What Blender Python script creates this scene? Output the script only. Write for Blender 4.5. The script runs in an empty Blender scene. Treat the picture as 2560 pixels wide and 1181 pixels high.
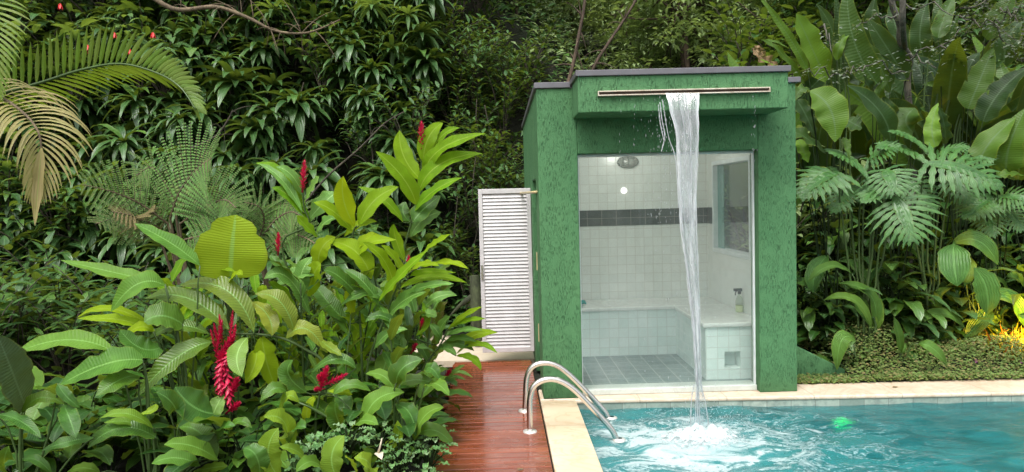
import bpy, math, random
from mathutils import Vector, Matrix, noise
V = Vector
R = random.Random(7)
sc = bpy.context.scene
COL = sc.collection
PI = math.pi

# ------------------------------------------------------------------ camera
F, EYE = 1800.0, 1.69
yaw, pit, rol = math.atan(29.6/F), math.atan(90.8/F), math.radians(1.5)
fw = V((math.sin(yaw)*math.cos(pit), math.cos(yaw)*math.cos(pit), -math.sin(pit)))
r0 = V((math.cos(yaw), -math.sin(yaw), 0)); u0 = r0.cross(fw)
cr = r0*math.cos(rol) - u0*math.sin(rol); cu = r0*math.sin(rol) + u0*math.cos(rol)
CAM = V((0, 0, EYE))
cd = bpy.data.cameras.new('camera'); cam = bpy.data.objects.new('camera', cd); COL.objects.link(cam)
cam.matrix_world = Matrix(((cr.x, cu.x, -fw.x, 0), (cr.y, cu.y, -fw.y, 0), (cr.z, cu.z, -fw.z, EYE), (0, 0, 0, 1)))
cd.sensor_width = 36; cd.lens = F/2560*36; cd.clip_start = .05; cd.clip_end = 400
sc.camera = cam

def P(px, py, D):
    """photo pixel (2560 wide) at depth D -> world point"""
    q = fw + cr*((px-1280)/F) + cu*((590.5-py)/F)
    return CAM + q*(D/q.y)

# ------------------------------------------------------------------ node helper
class NT:
    def __init__(s, name):
        s.m = bpy.data.materials.new(name); s.m.use_nodes = True
        s.t = s.m.node_tree; s.t.nodes.clear(); s.out = s.n('ShaderNodeOutputMaterial')
    def n(s, typ, **kw):
        x = s.t.nodes.new(typ)
        for k, v in kw.items(): setattr(x, k, v)
        return x
    def set(s, sock, v):
        if isinstance(v, bpy.types.NodeSocket): s.t.links.new(v, sock)
        elif isinstance(v, (tuple, list)) and sock.type == 'RGBA': sock.default_value = (*v[:3], 1)
        else: sock.default_value = v
    def math(s, op, a, b=0.0, c=0.0, clamp=False):
        x = s.n('ShaderNodeMath', operation=op, use_clamp=clamp)
        for i, v in enumerate((a, b, c)): s.set(x.inputs[i], v)
        return x.outputs[0]
    def mix(s, f, a, b, mode='MIX'):
        x = s.n('ShaderNodeMix', data_type='RGBA', blend_type=mode)
        s.set(x.inputs[0], f); s.set(x.inputs[6], a); s.set(x.inputs[7], b)
        return x.outputs[2]
    def noise(s, vec, scale, detail=3, rough=.55, dist=0.0):
        x = s.n('ShaderNodeTexNoise'); s.set(x.inputs['Vector'], vec)
        for k, v in (('Scale', scale), ('Detail', detail), ('Roughness', rough), ('Distortion', dist)): x.inputs[k].default_value = v
        return x.outputs[0]
    def map(s, vec, scale=(1, 1, 1), loc=(0, 0, 0)):
        x = s.n('ShaderNodeMapping'); s.set(x.inputs[0], vec)
        x.inputs['Scale'].default_value = scale; x.inputs['Location'].default_value = loc
        return x.outputs[0]
    def step(s, v, a, b, o0=0.0, o1=1.0):
        x = s.n('ShaderNodeMapRange', interpolation_type='SMOOTHSTEP'); s.set(x.inputs[0], v)
        for i, q in enumerate((a, b, o0, o1)): x.inputs[i+1].default_value = q
        return x.outputs[0]
    def obj(s): return s.n('ShaderNodeTexCoord').outputs['Object']
    def uv(s): return s.n('ShaderNodeTexCoord').outputs['UV']
    def pos(s): return s.n('ShaderNodeNewGeometry').outputs['Position']
    def bump(s, h, strength=.3, dist=.01):
        x = s.n('ShaderNodeBump'); x.inputs['Strength'].default_value = strength; x.inputs['Distance'].default_value = dist
        s.set(x.inputs['Height'], h); return x.outputs[0]
    def bsdf(s, col, rough=.5, normal=None, **kw):
        x = s.n('ShaderNodeBsdfPrincipled'); s.set(x.inputs['Base Color'], col); s.set(x.inputs['Roughness'], rough)
        if normal is not None: s.set(x.inputs['Normal'], normal)
        for k, v in kw.items(): s.set(x.inputs[k.replace('_', ' ')], v)
        return x.outputs[0]
    def mixsh(s, f, a, b):
        x = s.n('ShaderNodeMixShader'); s.set(x.inputs[0], f); s.t.links.new(a, x.inputs[1]); s.t.links.new(b, x.inputs[2])
        return x.outputs[0]
    def end(s, sh): s.t.links.new(sh, s.out.inputs[0]); return s.m

def flat(name, col, rough=.5, **kw):
    n = NT(name)
    v = n.noise(n.obj(), 9, 4)
    c = n.mix(n.step(v, .3, .7), tuple(x*.86 for x in col), col)
    return n.end(n.bsdf(c, rough, **kw))

def leafmat(name, c1, c2, cy=(.33, .36, .035), rough=.4, trans=.3, veins=15, vamp=.35, rib=.5, slant=2.0, under=.15, spots=0.0, spec=.35, bumpy=.4):
    n = NT(name)
    sp = n.n('ShaderNodeSeparateXYZ'); n.set(sp.inputs[0], n.uv())
    u, t = sp.outputs[0], sp.outputs[1]
    au = n.math('MULTIPLY', n.math('ABSOLUTE', n.math('SUBTRACT', u, .5)), 2)
    ph = n.math('SUBTRACT', n.math('MULTIPLY', t, veins), n.math('MULTIPLY', au, slant))
    w = n.math('SINE', n.math('MULTIPLY', ph, 2*PI))
    geo = n.n('ShaderNodeNewGeometry'); oi = n.n('ShaderNodeObjectInfo')
    rnd = n.math('FRACT', n.math('ADD', geo.outputs['Random Per Island'], n.math('MULTIPLY', oi.outputs['Random'], 3.7)))
    col = n.mix(rnd, c1, c2)
    blot = n.noise(n.obj(), 11, 3)
    col = n.mix(n.math('MULTIPLY', n.step(blot, .35, .75), .45), col, tuple(x*1.55 for x in c2))
    at = n.n('ShaderNodeAttribute', attribute_name='tint')
    col = n.mix(n.math('ADD', at.outputs['Fac'], 0.0, clamp=True), col, cy)
    col = n.mix(n.math('MULTIPLY', n.step(w, -.2, 1.0), vamp), col, n.mix(.5, col, (.01, .03, .006)))
    # yellowing rim and blemishes of the blade itself
    edge = n.math('MULTIPLY', n.step(n.math('ADD', au, n.math('MULTIPLY', blot, .25)), .98, 1.16), .38)
    col = n.mix(edge, col, (.22, .25, .03))
    if spots:
        s2 = n.step(n.noise(n.obj(), 38, 4, .7), .62, .72)
        col = n.mix(n.math('MULTIPLY', s2, spots), col, (.34, .30, .06))
    ribm = n.math('MULTIPLY', n.step(au, .085, .03), rib)
    col = n.mix(ribm, col, tuple(min(.6, x*2.2+.06) for x in c2))
    colb = n.mix(n.math('MULTIPLY', geo.outputs['Backfacing'], under), col, (.16, .24, .10))
    nb = n.bump(n.math('ADD', n.math('MULTIPLY', w, .5), n.math('MULTIPLY', n.noise(n.obj(), 60, 2), .6)), bumpy, .004)
    ro = n.math('ADD', rough, n.math('MULTIPLY', n.math('SUBTRACT', n.noise(n.obj(), 23, 3), .5), .3))
    a = n.bsdf(colb, ro, nb, Specular_IOR_Level=spec)
    tr = n.n('ShaderNodeBsdfTranslucent'); n.set(tr.inputs[0], n.mix(.45, col, (.42, .52, .02), 'MIX'))
    return n.end(n.mixsh(trans, a, tr.outputs[0]))

# ------------------------------------------------------------------ mesh builder
def origin(o):
    p = V((0, 0, 0))
    while o is not None: p = p + V(o.location); o = o.parent
    return p

class MB:
    def __init__(s): s.v = []; s.f = []; s.uv = []; s.ti = []
    def face(s, ids, uvs, tint=0.0): s.f.append(ids); s.uv.extend(uvs); s.ti.append(tint)
    def box(s, a, b, skip=''):
        x0, y0, z0 = a; x1, y1, z1 = b; k = len(s.v)
        s.v += [V(p) for p in ((x0,y0,z0),(x1,y0,z0),(x1,y1,z0),(x0,y1,z0),(x0,y0,z1),(x1,y0,z1),(x1,y1,z1),(x0,y1,z1))]
        for nm, q, ax in (('b',(0,3,2,1),(0,1)),('t',(4,5,6,7),(0,1)),('f',(0,1,5,4),(0,2)),('k',(2,3,7,6),(0,2)),('r',(1,2,6,5),(1,2)),('l',(3,0,4,7),(1,2))):
            if nm in skip: continue
            s.face([k+i for i in q], [(s.v[k+i][ax[0]], s.v[k+i][ax[1]]) for i in q])
        return s
    def prism(s, pts, z0, z1):
        """vertical prism over a counter-clockwise outline"""
        k = len(s.v); n = len(pts)
        s.v += [V((p[0], p[1], z0)) for p in pts] + [V((p[0], p[1], z1)) for p in pts]
        s.face([k+i for i in range(n-1, -1, -1)], [pts[i] for i in range(n-1, -1, -1)])
        s.face([k+n+i for i in range(n)], list(pts))
        for i in range(n):
            j = (i+1) % n
            s.face([k+i, k+j, k+n+j, k+n+i], [(0, z0), (1, z0), (1, z1), (0, z1)])
        return s
    def strip(s, rows, uvs, tint=0.0, close=False):
        """rows of equal length -> grid of quads"""
        k = len(s.v); m = len(rows[0])
        for r in rows: s.v.extend(r)
        for i in range(len(rows)-1):
            for j in range(m-1 if not close else m):
                j2 = (j+1) % m
                q = (i*m+j, i*m+j2, (i+1)*m+j2, (i+1)*m+j)
                s.face([k+a for a in q], [uvs(i, j), uvs(i, j+1), uvs(i+1, j+1), uvs(i+1, j)], tint)
    def tube(s, pts, r, sides=7, caps=True):
        pts = [V(p) for p in pts]; n = len(pts)
        rad = r if isinstance(r, (list, tuple)) else [r]*n
        if len(rad) == 2 and n != 2: rad = [rad[0]+(rad[1]-rad[0])*i/(n-1) for i in range(n)]
        nrm = None; rows = []
        for i in range(n):
            t = (pts[min(i+1, n-1)]-pts[max(i-1, 0)]).normalized()
            if nrm is None:
                nrm = t.cross(V((0, 0, 1)))
                if nrm.length < .05: nrm = t.cross(V((1, 0, 0)))
            nrm = (nrm - t*nrm.dot(t)).normalized(); b = t.cross(nrm)
            rows.append([pts[i]+(nrm*math.cos(2*PI*j/sides)+b*math.sin(2*PI*j/sides))*rad[i] for j in range(sides)])
        k = len(s.v)
        s.strip(rows, lambda i, j: (j/sides, i/max(1, n-1)), close=True)
        if caps:
            s.face([k+j for j in range(sides-1, -1, -1)], [(0, 0)]*sides)
            s.face([k+(n-1)*sides+j for j in range(sides)], [(0, 0)]*sides)
        return s
    def lathe(s, c, prof, sides=20, axis=V((0, 0, 1))):
        axis = axis.normalized(); a = axis.orthogonal().normalized(); b = axis.cross(a)
        rows = [[V(c)+axis*h+(a*math.cos(2*PI*j/sides)+b*math.sin(2*PI*j/sides))*r for j in range(sides)] for r, h in prof]
        s.strip(rows, lambda i, j: (j/sides, i/len(prof)), close=True); return s
    def build(s, name, mat, parent=None, smooth=True):
        o0 = origin(parent)
        me = bpy.data.meshes.new(name)
        me.from_pydata([tuple(p-o0) for p in s.v], [], s.f)
        uvl = me.uv_layers.new(name='UVMap'); uvl.data.foreach_set('uv', [c for p in s.uv for c in p[:2]])
        at = me.attributes.new('tint', 'FLOAT', 'FACE'); at.data.foreach_set('value', s.ti)
        if smooth: me.polygons.foreach_set('use_smooth', [True]*len(me.polygons))
        me.materials.append(mat); me.update()
        o = bpy.data.objects.new(name, me); COL.objects.link(o)
        if parent is not None: o.parent = parent
        return o

def bevel(o, w=.006, seg=2):
    m = o.modifiers.new('edge', 'BEVEL'); m.width = w; m.segments = seg; m.limit_method = 'ANGLE'; m.angle_limit = .7
    return o
def thing(name, loc, label, cat, group=None):
    o = bpy.data.objects.new(name, None); COL.objects.link(o); o.location = loc; o.empty_display_size = .1
    return tag(o, label, cat, group)
def tag(o, label, cat, group=None):
    o['label'] = label; o['category'] = cat
    if group: o['group'] = group
    return o
def struct(o): o['kind'] = 'structure'; return o
def stuff(o, label=None, cat=None):
    o['kind'] = 'stuff'
    if label: o['label'] = label; o['category'] = cat
    return o
def dup(src, loc, rz, s=1.0, label=None, tilt=0.0):
    c = src.copy(); COL.objects.link(c); c.location = loc; c.rotation_euler = (tilt, 0, rz); c.scale = (s, s, s)
    if label: c['label'] = label
    for ch in src.children:
        d = ch.copy(); COL.objects.link(d); d.parent = c
        for g in ch.children:
            e = g.copy(); COL.objects.link(e); e.parent = d
    return c

# ------------------------------------------------------------------ leaf shapes
def prof(kind, t):
    if kind == 'lance': return math.sin(PI*min(1, t**.8*.97+.03))**.8
    if kind == 'ginger': return min(1, (t*3.6)**.75)*(1-max(0, (t-.5)/.5)**2.2)**.9 if t < 1 else .02
    if kind == 'oval': return math.sin(PI*min(1, t**.85*.96+.04))**.62
    if kind == 'round': return math.sin(PI*min(1, t**.75*.95+.05))**.45
    if kind == 'heart': return (1-t)**.75*min(1, .5+t*5)*1.15
    if kind == 'strap': return min(1, t*6+.25)*(1-t**3.5)
    return 1-t
def bez(a, c, b, t):
    k = c*2-(a+b)*.5
    return a*(1-t)**2+k*2*t*(1-t)+b*t*t
def blade(mb, path, W, kind='ginger', N=None, fold=.18, wave=.02, tint=0.0, rng=R, half=2, roll=0.0):
    """leaf blade along a list of points; N is the way its upper face looks"""
    n = len(path)-1; rows = []; us = [j/half-1 for j in range(2*half+1)]
    ph = rng.uniform(0, 6); fr = rng.uniform(2.2, 4.2)
    for i in range(n+1):
        t = i/n
        T = (path[min(i+1, n)]-path[max(i-1, 0)]).normalized()
        nn = N if N is not None else V((0, 0, 1))
        S = T.cross(nn)
        if S.length < .02: S = T.cross(V((.3, -.9, .1)))
        S.normalize(); nn = S.cross(T)
        if roll: S, nn = S*math.cos(roll)+nn*math.sin(roll), nn*math.cos(roll)-S*math.sin(roll)
        w = W*.5*max(.015, prof(kind, t))*(1+.07*noise.noise(V((t*7, ph*3, 0)))-(.16 if W > .06 and noise.noise(V((t*11, ph*5, 3))) > .42 else 0))
        row = []
        for u in us:
            e = wave*u*u*math.sin(fr*2*PI*t+ph+(1.3 if u > 0 else 0))
            row.append(path[i]+S*(u*w*(1-fold*.25*abs(u)))+nn*(fold*abs(u)*w+e*min(1, w/W*2.2)))
        rows.append(row)
    m = len(us)-1
    mb.strip(rows, lambda i, j: (j/m, i/n), tint)
def dleaf(mb, p, d, L, W, droop=.6, kind='lance', n=6, up=V((0, 0, 1)), half=1, **kw):
    """leaf grown from p along d, bending towards the ground"""
    d = d.normalized(); path = [p]; st = L/n
    for i in range(n):
        d = (d+V((0, 0, -1))*(droop/n)*(.4+1.2*i/n)).normalized(); path.append(path[-1]+d*st)
    blade(mb, path, W, kind, up, half=half, **kw)
    return path
def quick(mb, p, d, L, W, up, tint=0.0):
    S = d.cross(up)
    if S.length < .05: S = d.orthogonal()
    S = S.normalized()*W*.5; U = S.cross(d).normalized()*W*.12; k = len(mb.v)
    m = p+d*L*.5; mb.v += [p, m-S+U, m, m+S+U, p+d*L-V((0, 0, L*.12))]
    mb.face([k, k+2, k+1], [(.5, 0), (.5, .5), (0, .5)], tint); mb.face([k, k+3, k+2], [(.5, 0), (1, .5), (.5, .5)], tint)
    mb.face([k+1, k+2, k+4], [(0, .5), (.5, .5), (.5, 1)], tint); mb.face([k+2, k+3, k+4], [(.5, .5), (1, .5), (.5, 1)], tint)
def rdir(rng, zmin=-1, zmax=1):
    a = rng.uniform(0, 2*PI); z = rng.uniform(zmin, zmax); r = math.sqrt(max(0, 1-z*z))
    return V((r*math.cos(a), r*math.sin(a), z))
def catm(pts, n):
    out = []; m = len(pts)-1
    for k in range(n+1):
        x = k/n*m; i = min(int(x), m-1); t = x-i
        p0 = pts[max(i-1, 0)]; p1 = pts[i]; p2 = pts[i+1]; p3 = pts[min(i+2, m)]
        out.append((p1*2+(p2-p0)*t+(p0*2-p1*5+p2*4-p3)*t*t+(p1*3-p0-p2*3+p3)*t**3)*.5)
    return out

# ------------------------------------------------------------------ materials
M = {}
def mk_stucco():
    n = NT('green stucco'); o = n.obj()
    base = n.mix(n.step(n.noise(o, 2.2, 5), .3, .7), (.068, .188, .077), (.084, .214, .089))
    st = n.noise(n.map(o, (180, 180, 24)), 1.0, 2, .6, .2)
    gr = n.step(st, .54, .63); keep = n.step(n.noise(n.map(o, (14, 14, 8)), 1, 3), .36, .62)
    gr = n.math('MULTIPLY', gr, keep)
    col = n.mix(n.math("MULTIPLY", gr, .42), base, (.012, .060, .024))
    dirt = n.step(n.noise(n.map(o, (14, 14, 1.2)), 1, 4), .56, .8)
    col = n.mix(n.math('MULTIPLY', dirt, .35), col, (.036, .125, .050))
    zz = n.n('ShaderNodeSeparateXYZ'); n.set(zz.inputs[0], o)
    low = n.math('MULTIPLY', n.step(n.math('ADD', zz.outputs[2], n.math('MULTIPLY', n.noise(o, 9, 4, .7), .3)), .42, .12), .5)
    col = n.mix(low, col, (.030, .085, .030))
    h = n.math('SUBTRACT', n.math('MULTIPLY', n.noise(o, 90, 3), .8), n.math('MULTIPLY', gr, 1.4))
    M['stucco'] = n.end(n.bsdf(col, .72, n.bump(h, .8, .008), Specular_IOR_Level=.3))
mk_stucco()
def mk_tile(name, c1, c2, size, grout, rough, asp=1.0, var=.5, bumpd=.0015, mortar=.012, spec=.5, offs=0.0):
    n = NT(name)
    b = n.n('ShaderNodeTexBrick'); n.set(b.inputs['Vector'], n.uv()); b.offset = offs; b.squash = 1
    for k, v in (('Scale', 1.0), ('Mortar Size', mortar*size), ('Mortar Smooth', .15), ('Bias', 0.0), ('Brick Width', size), ('Row Height', size*asp)): b.inputs[k].default_value = v
    n.set(b.inputs['Color1'], c1); n.set(b.inputs['Color2'], c2); n.set(b.inputs['Mortar'], grout)
    g = n.noise(n.obj(), 17, 5, .65)
    col = n.mix(n.math('MULTIPLY', n.step(g, .3, .75), var), b.outputs[0], tuple(x*.72 for x in c1))
    col = n.mix(b.outputs[1], col, grout)
    h = n.math('SUBTRACT', n.math('MULTIPLY', g, .15), b.outputs[1])
    return n.end(n.bsdf(col, n.math('ADD', rough, n.math('MULTIPLY', b.outputs[1], .4)), n.bump(h, .5, bumpd), Specular_IOR_Level=spec))
M['tile'] = mk_tile('white glazed tile', (.75, .77, .73), (.81, .83, .79), .102, (.60, .59, .54), .22, var=.15, mortar=.028)
M['tileb'] = mk_tile('pale bench tile', (.68, .79, .75), (.78, .86, .83), .102, (.58, .62, .58), .2, var=.15, mortar=.028)
M['band'] = mk_tile('dark band tile', (.035, .05, .043), (.075, .095, .082), .165, (.22, .22, .19), .35, asp=1.1, var=.7, mortar=.02)
M['slate'] = mk_tile('slate floor tile', (.13, .185, .185), (.20, .26, .255), .16, (.36, .40, .38), .45, asp=1.0, var=.6, offs=0.0, mortar=.035)
M['pooltile'] = mk_tile('green pool tile', (.030, .30, .315), (.055, .40, .40), .16, (.12, .40, .40), .35, var=.65)
M['waterline'] = mk_tile('waterline stone tile', (.22, .29, .25), (.44, .50, .43), .2, (.16, .17, .15), .4, var=.8)
def mk_marble(name, c1, c2, vein, rough=.4, seams=0.0, axis=0):
    n = NT(name); o = n.obj()
    a = n.noise(o, 2.6, 6, .62, 1.6)
    v = n.step(n.math('ABSOLUTE', n.math('SUBTRACT', a, .5)), .05, .0)
    col = n.mix(n.step(n.noise(o, 1.7, 4), .3, .7), c1, c2)
    col = n.mix(n.math('MULTIPLY', v, .45), col, vein)
    st = n.step(n.noise(o, 7, 5, .7), .58, .75)
    col = n.mix(n.math('MULTIPLY', st, .28), col, (.42, .29, .16))
    nb = None
    if seams:
        sp = n.n('ShaderNodeSeparateXYZ'); n.set(sp.inputs[0], o)
        fr = n.math('FRACT', n.math('DIVIDE', n.math('ADD', sp.outputs[axis], .31), seams))
        g = n.step(n.math('ABSOLUTE', n.math('SUBTRACT', fr, .5)), .5-.006/seams, .5-.002/seams)
        col = n.mix(n.math('MULTIPLY', g, .6), col, (.28, .23, .16)); nb = n.bump(n.math('SUBTRACT', 0.0, g), .5, .003)
    return n.end(n.bsdf(col, rough, nb))
M['coping'] = mk_marble('cream marble coping', (.60, .47, .35), (.70, .59, .47), (.50, .34, .21), .38, .72, 0)
M['copingy'] = mk_marble('cream marble coping side', (.62, .48, .33), (.70, .58, .43), (.52, .34, .18), .36, .62, 1)
M['marble'] = mk_marble('white bench marble', (.70, .70, .67), (.77, .77, .74), (.58, .57, .54), .22)
M['creamtile'] = mk_marble('cream floor tile', (.66, .55, .42), (.74, .64, .51), (.6, .48, .34), .3, .6, 1)
M['sillstone'] = mk_marble('pale green sill stone', (.46, .51, .47), (.56, .60, .56), (.42, .44, .40), .35)
M['cap'] = flat('grey roof flashing', (.155, .150, .165), .42, Metallic=.25)
M['white'] = flat('white painted aluminium', (.64, .61, .62), .34)
M['whitetrim'] = flat('white sealant frame', (.72, .76, .76), .4)
M['steel'] = NT('brushed steel')
def mk_steel():
    n = NT('stainless steel'); s = n.noise(n.obj(), 40, 3)
    M['steel'] = n.end(n.bsdf((.62, .60, .57), n.math('ADD', .16, n.math('MULTIPLY', s, .14)), Metallic=1.0))
mk_steel()
M['flange'] = flat('flange plate', (.72, .70, .66), .3, Metallic=.4)
M['spout'] = mk_marble('cream spout metal', (.55, .47, .38), (.66, .60, .50), (.30, .20, .12), .45)
M['black'] = flat('black plastic', (.015, .015, .016), .4)
M['darkgap'] = flat('dark slot inside', (.05, .032, .022), .8)  # dark brown for the back of the spout slot
M['lampglass'] = flat('ribbed lamp glass', (.36, .38, .34), .25)
M['lampmetal'] = flat('grey lamp housing', (.27, .29, .26), .45, Metallic=.3)
M['soap'] = flat('pale soap liquid', (.62, .70, .40), .3)
M['plastic'] = None
M['cloth'] = flat('teal cloth', (.02, .26, .24), .8)
M['brass'] = flat('brass', (.62, .50, .26), .4)
def mk_glass(name, tint, bumpy=0.0):
    n = NT(name)
    t = n.n('ShaderNodeBsdfTransparent'); t.inputs[0].default_value = (*tint, 1)
    g = n.n('ShaderNodeBsdfGlossy'); g.inputs['Roughness'].default_value = .02
    bf = n.n('ShaderNodeNewGeometry').outputs['Backfacing']; fr = n.n('ShaderNodeFresnel'); n.set(fr.inputs[0], n.math('SUBTRACT', 1.45, n.math('MULTIPLY', bf, 1.45-1/1.45)))
    sh = n.mixsh(fr.outputs[0], t.outputs[0], g.outputs[0])
    if bumpy:                                                     # white haze painted on the pane, imitating a milky reflection
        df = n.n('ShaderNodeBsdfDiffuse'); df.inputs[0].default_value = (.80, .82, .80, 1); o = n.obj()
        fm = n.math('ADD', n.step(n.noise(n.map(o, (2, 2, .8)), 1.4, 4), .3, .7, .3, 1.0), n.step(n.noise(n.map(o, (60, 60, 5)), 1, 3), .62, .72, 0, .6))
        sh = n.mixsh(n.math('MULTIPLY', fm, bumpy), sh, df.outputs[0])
    return n.end(sh)
M['glass'] = mk_glass('clear glass', (.95, .975, .96))
M['showerglass'] = mk_glass('hazed shower glass', (.95, .975, .96), .055)
M['plastic'] = mk_glass('clear bottle plastic', (.80, .84, .78))
M['glassg'] = mk_glass('green tinted glass', (.62, .82, .76))
def mk_deck():
    n = NT('wet hardwood deck'); o = n.obj()
    sp = n.n('ShaderNodeSeparateXYZ'); n.set(sp.inputs[0], o)
    brd = n.math('FLOOR', n.math('DIVIDE', sp.outputs[1], .095))
    wn = n.n('ShaderNodeTexWhiteNoise', noise_dimensions='1D'); n.set(wn.inputs['W'], brd)
    g = n.noise(n.map(o, (3, 42, 30)), 1, 5, .6, .4)
    col = n.mix(wn.outputs[0], (.190, .042, .018), (.330, .082, .034))
    col = n.mix(n.math('MULTIPLY', n.step(g, .35, .75), .55), col, (.085, .020, .010))
    col = n.mix(n.math('MULTIPLY', n.step(n.noise(o, 4.5, 5, .7), .52, .75), .35), col, (.34, .13, .06))
    wet = n.step(n.noise(o, 2.3, 4, .6), .36, .62)
    ro = n.math('ADD', .40, n.math('MULTIPLY', wet, -.32))
    nb = n.bump(n.math('ADD', g, n.math('MULTIPLY', n.noise(o, 9, 2), .6)), .16, .004)
    M['deck'] = n.end(n.bsdf(col, ro, nb, Specular_IOR_Level=.6, Coat_Weight=.5, Coat_Roughness=.12))
mk_deck()
def mk_soil():
    n = NT('dark soil'); o = n.obj()
    col = n.mix(n.step(n.noise(o, 3.5, 6, .65), .35, .7), (.007, .009, .004), (.020, .020, .010))
    col = n.mix(n.step(n.noise(o, .9, 4), .45, .7), col, (.014, .024, .008))
    M['soil'] = n.end(n.bsdf(col, .95, n.bump(n.noise(o, 14, 5), .8, .05)))
mk_soil()
M['moss'] = None
def mk_bark(name, c1, c2, sc_=1.0):
    n = NT(name); o = n.obj()
    a = n.noise(n.map(o, (22*sc_, 22*sc_, 4*sc_)), 1, 5, .65, .8)
    col = n.mix(n.step(a, .3, .7), c1, c2)
    col = n.mix(n.math('MULTIPLY', n.step(n.noise(o, 6, 4), .5, .7), .5), col, tuple(x*1.7 for x in c2))
    return n.end(n.bsdf(col, .85, n.bump(a, .7, .02)))
M['bark'] = mk_bark('brown bark', (.035, .024, .016), (.11, .075, .050))
M['barkgrey'] = mk_bark('lichen bark', (.04, .038, .030), (.13, .12, .095), 2)
M['moss'] = mk_bark('mossy bark', (.020, .024, .012), (.06, .075, .03))
M['twig'] = mk_bark('twig bark', (.07, .05, .03), (.20, .15, .09), 3)
M['stem'] = flat('green stem', (.045, .080, .020), .6, Specular_IOR_Level=.25)
M['petiole'] = flat('pale green petiole', (.060, .110, .028), .4)
M['darkstem'] = flat('dark green stem', (.016, .028, .010), .85, Specular_IOR_Level=.1)
M['vine'] = mk_bark('vine bark', (.03, .027, .018), (.08, .065, .045), 4)
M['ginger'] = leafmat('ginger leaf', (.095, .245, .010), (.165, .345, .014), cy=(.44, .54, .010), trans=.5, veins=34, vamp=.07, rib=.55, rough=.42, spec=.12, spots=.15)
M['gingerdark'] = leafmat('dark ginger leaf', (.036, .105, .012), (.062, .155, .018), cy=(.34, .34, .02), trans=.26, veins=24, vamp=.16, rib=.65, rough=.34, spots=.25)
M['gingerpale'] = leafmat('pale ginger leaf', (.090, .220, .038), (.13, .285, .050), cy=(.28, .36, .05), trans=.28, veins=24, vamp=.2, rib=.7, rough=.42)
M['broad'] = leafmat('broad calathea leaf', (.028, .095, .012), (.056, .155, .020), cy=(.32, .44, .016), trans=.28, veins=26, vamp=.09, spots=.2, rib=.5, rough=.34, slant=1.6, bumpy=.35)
M['greyleaf'] = leafmat('grey green leaf', (.045, .085, .045), (.060, .110, .060), trans=.08, veins=28, vamp=.1, rib=.3, rough=.5, spots=.2)
M['broaddark'] = leafmat('calathea leaf shade copy', (.012, .046, .009), (.026, .082, .013), cy=(.14, .26, .02), trans=.2, veins=26, vamp=.1, rib=.45, rough=.36, slant=1.6, bumpy=.3)  # darker copy of the broad leaf, shadow between plants put into its colour
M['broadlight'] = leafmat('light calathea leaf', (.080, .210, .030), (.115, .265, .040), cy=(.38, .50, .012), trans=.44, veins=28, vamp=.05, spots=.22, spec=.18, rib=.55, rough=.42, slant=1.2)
M['rosette'] = leafmat('dark strap leaf', (.025, .074, .022), (.058, .132, .036), cy=(.15, .30, .03), trans=.16, veins=3, vamp=.15, rib=.3, rough=.33, spec=.6)
M['jungle'] = leafmat('jungle leaf', (.025, .078, .021), (.056, .136, .035), cy=(.14, .28, .03), trans=.25, veins=8, vamp=.25, rough=.4)
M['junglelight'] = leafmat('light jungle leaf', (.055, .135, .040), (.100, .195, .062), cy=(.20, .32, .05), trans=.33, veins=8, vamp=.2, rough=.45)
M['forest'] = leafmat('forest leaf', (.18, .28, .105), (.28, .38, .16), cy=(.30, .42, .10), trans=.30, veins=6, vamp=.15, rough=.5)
M['fern'] = leafmat('fern pinna', (.065, .165, .030), (.110, .235, .044), cy=(.26, .19, .08), trans=.25, veins=1, vamp=.0, rib=.2, rough=.5)
M['palm'] = leafmat('palm leaflet', (.080, .185, .014), (.125, .245, .020), cy=(.46, .37, .17), trans=.34, veins=1, vamp=.0, rib=.45, rough=.38)
M['heli'] = leafmat('heliconia leaf', (.010, .033, .008), (.022, .057, .012), cy=(.16, .31, .02), trans=.24, veins=34, vamp=.12, rib=.45, slant=.6, rough=.42, spec=.25)
M['philo'] = leafmat('philodendron leaf', (.026, .095, .020), (.048, .135, .028), cy=(.2, .3, .06), trans=.12, veins=1, vamp=.0, rib=.35, rough=.36, spec=.42, under=.2)
M['pleat'] = leafmat('pleated leaf', (.050, .150, .028), (.090, .215, .042), cy=(.24, .36, .03), trans=.28, veins=.01, vamp=.3, rib=.3, rough=.36, slant=5.0, bumpy=1.0)
M['cover'] = leafmat('groundcover leaf', (.070, .135, .028), (.135, .205, .048), cy=(.26, .17, .08), trans=.25, veins=2, vamp=.1, rough=.5)
M['varieg'] = leafmat('silver variegated leaf', (.08, .20, .06), (.14, .28, .10), cy=(.45, .52, .38), trans=.2, veins=3, vamp=.8, rib=.3, slant=.3, rough=.4)
M['ashleaf'] = leafmat('small ash green leaf', (.075, .105, .065), (.135, .165, .115), trans=.2, veins=2, vamp=.0, rough=.42, spec=.6)
M['drydry'] = leafmat('dry brown leaf', (.20, .12, .06), (.30, .20, .11), cy=(.36, .26, .15), trans=.2, veins=10, vamp=.4, rough=.7)
M['yellowleaf'] = leafmat('yellow leaf', (.55, .40, .02), (.65, .52, .03), trans=.35, veins=2, vamp=.1, rough=.45)
def mk_red(name, c1, c2):
    n = NT(name); g = n.n('ShaderNodeNewGeometry')
    c = n.mix(g.outputs['Random Per Island'], c1, c2)
    a = n.bsdf(c, .42); t = n.n('ShaderNodeBsdfTranslucent'); n.set(t.inputs[0], c)
    return n.end(n.mixsh(.2, a, t.outputs[0]))
M['red'] = mk_red('red bract', (.45, .006, .055), (.70, .016, .085))
M['redflower'] = mk_red('scarlet petal', (.55, .012, .02), (.75, .03, .03))
M['orange'] = mk_red('orange petal', (.7, .12, .01), (.8, .25, .02))
M['pink'] = mk_red('pink petal', (.55, .12, .40), (.65, .2, .5))
M['creamflower'] = flat('cream spathe', (.62, .55, .42), .45)

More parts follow.
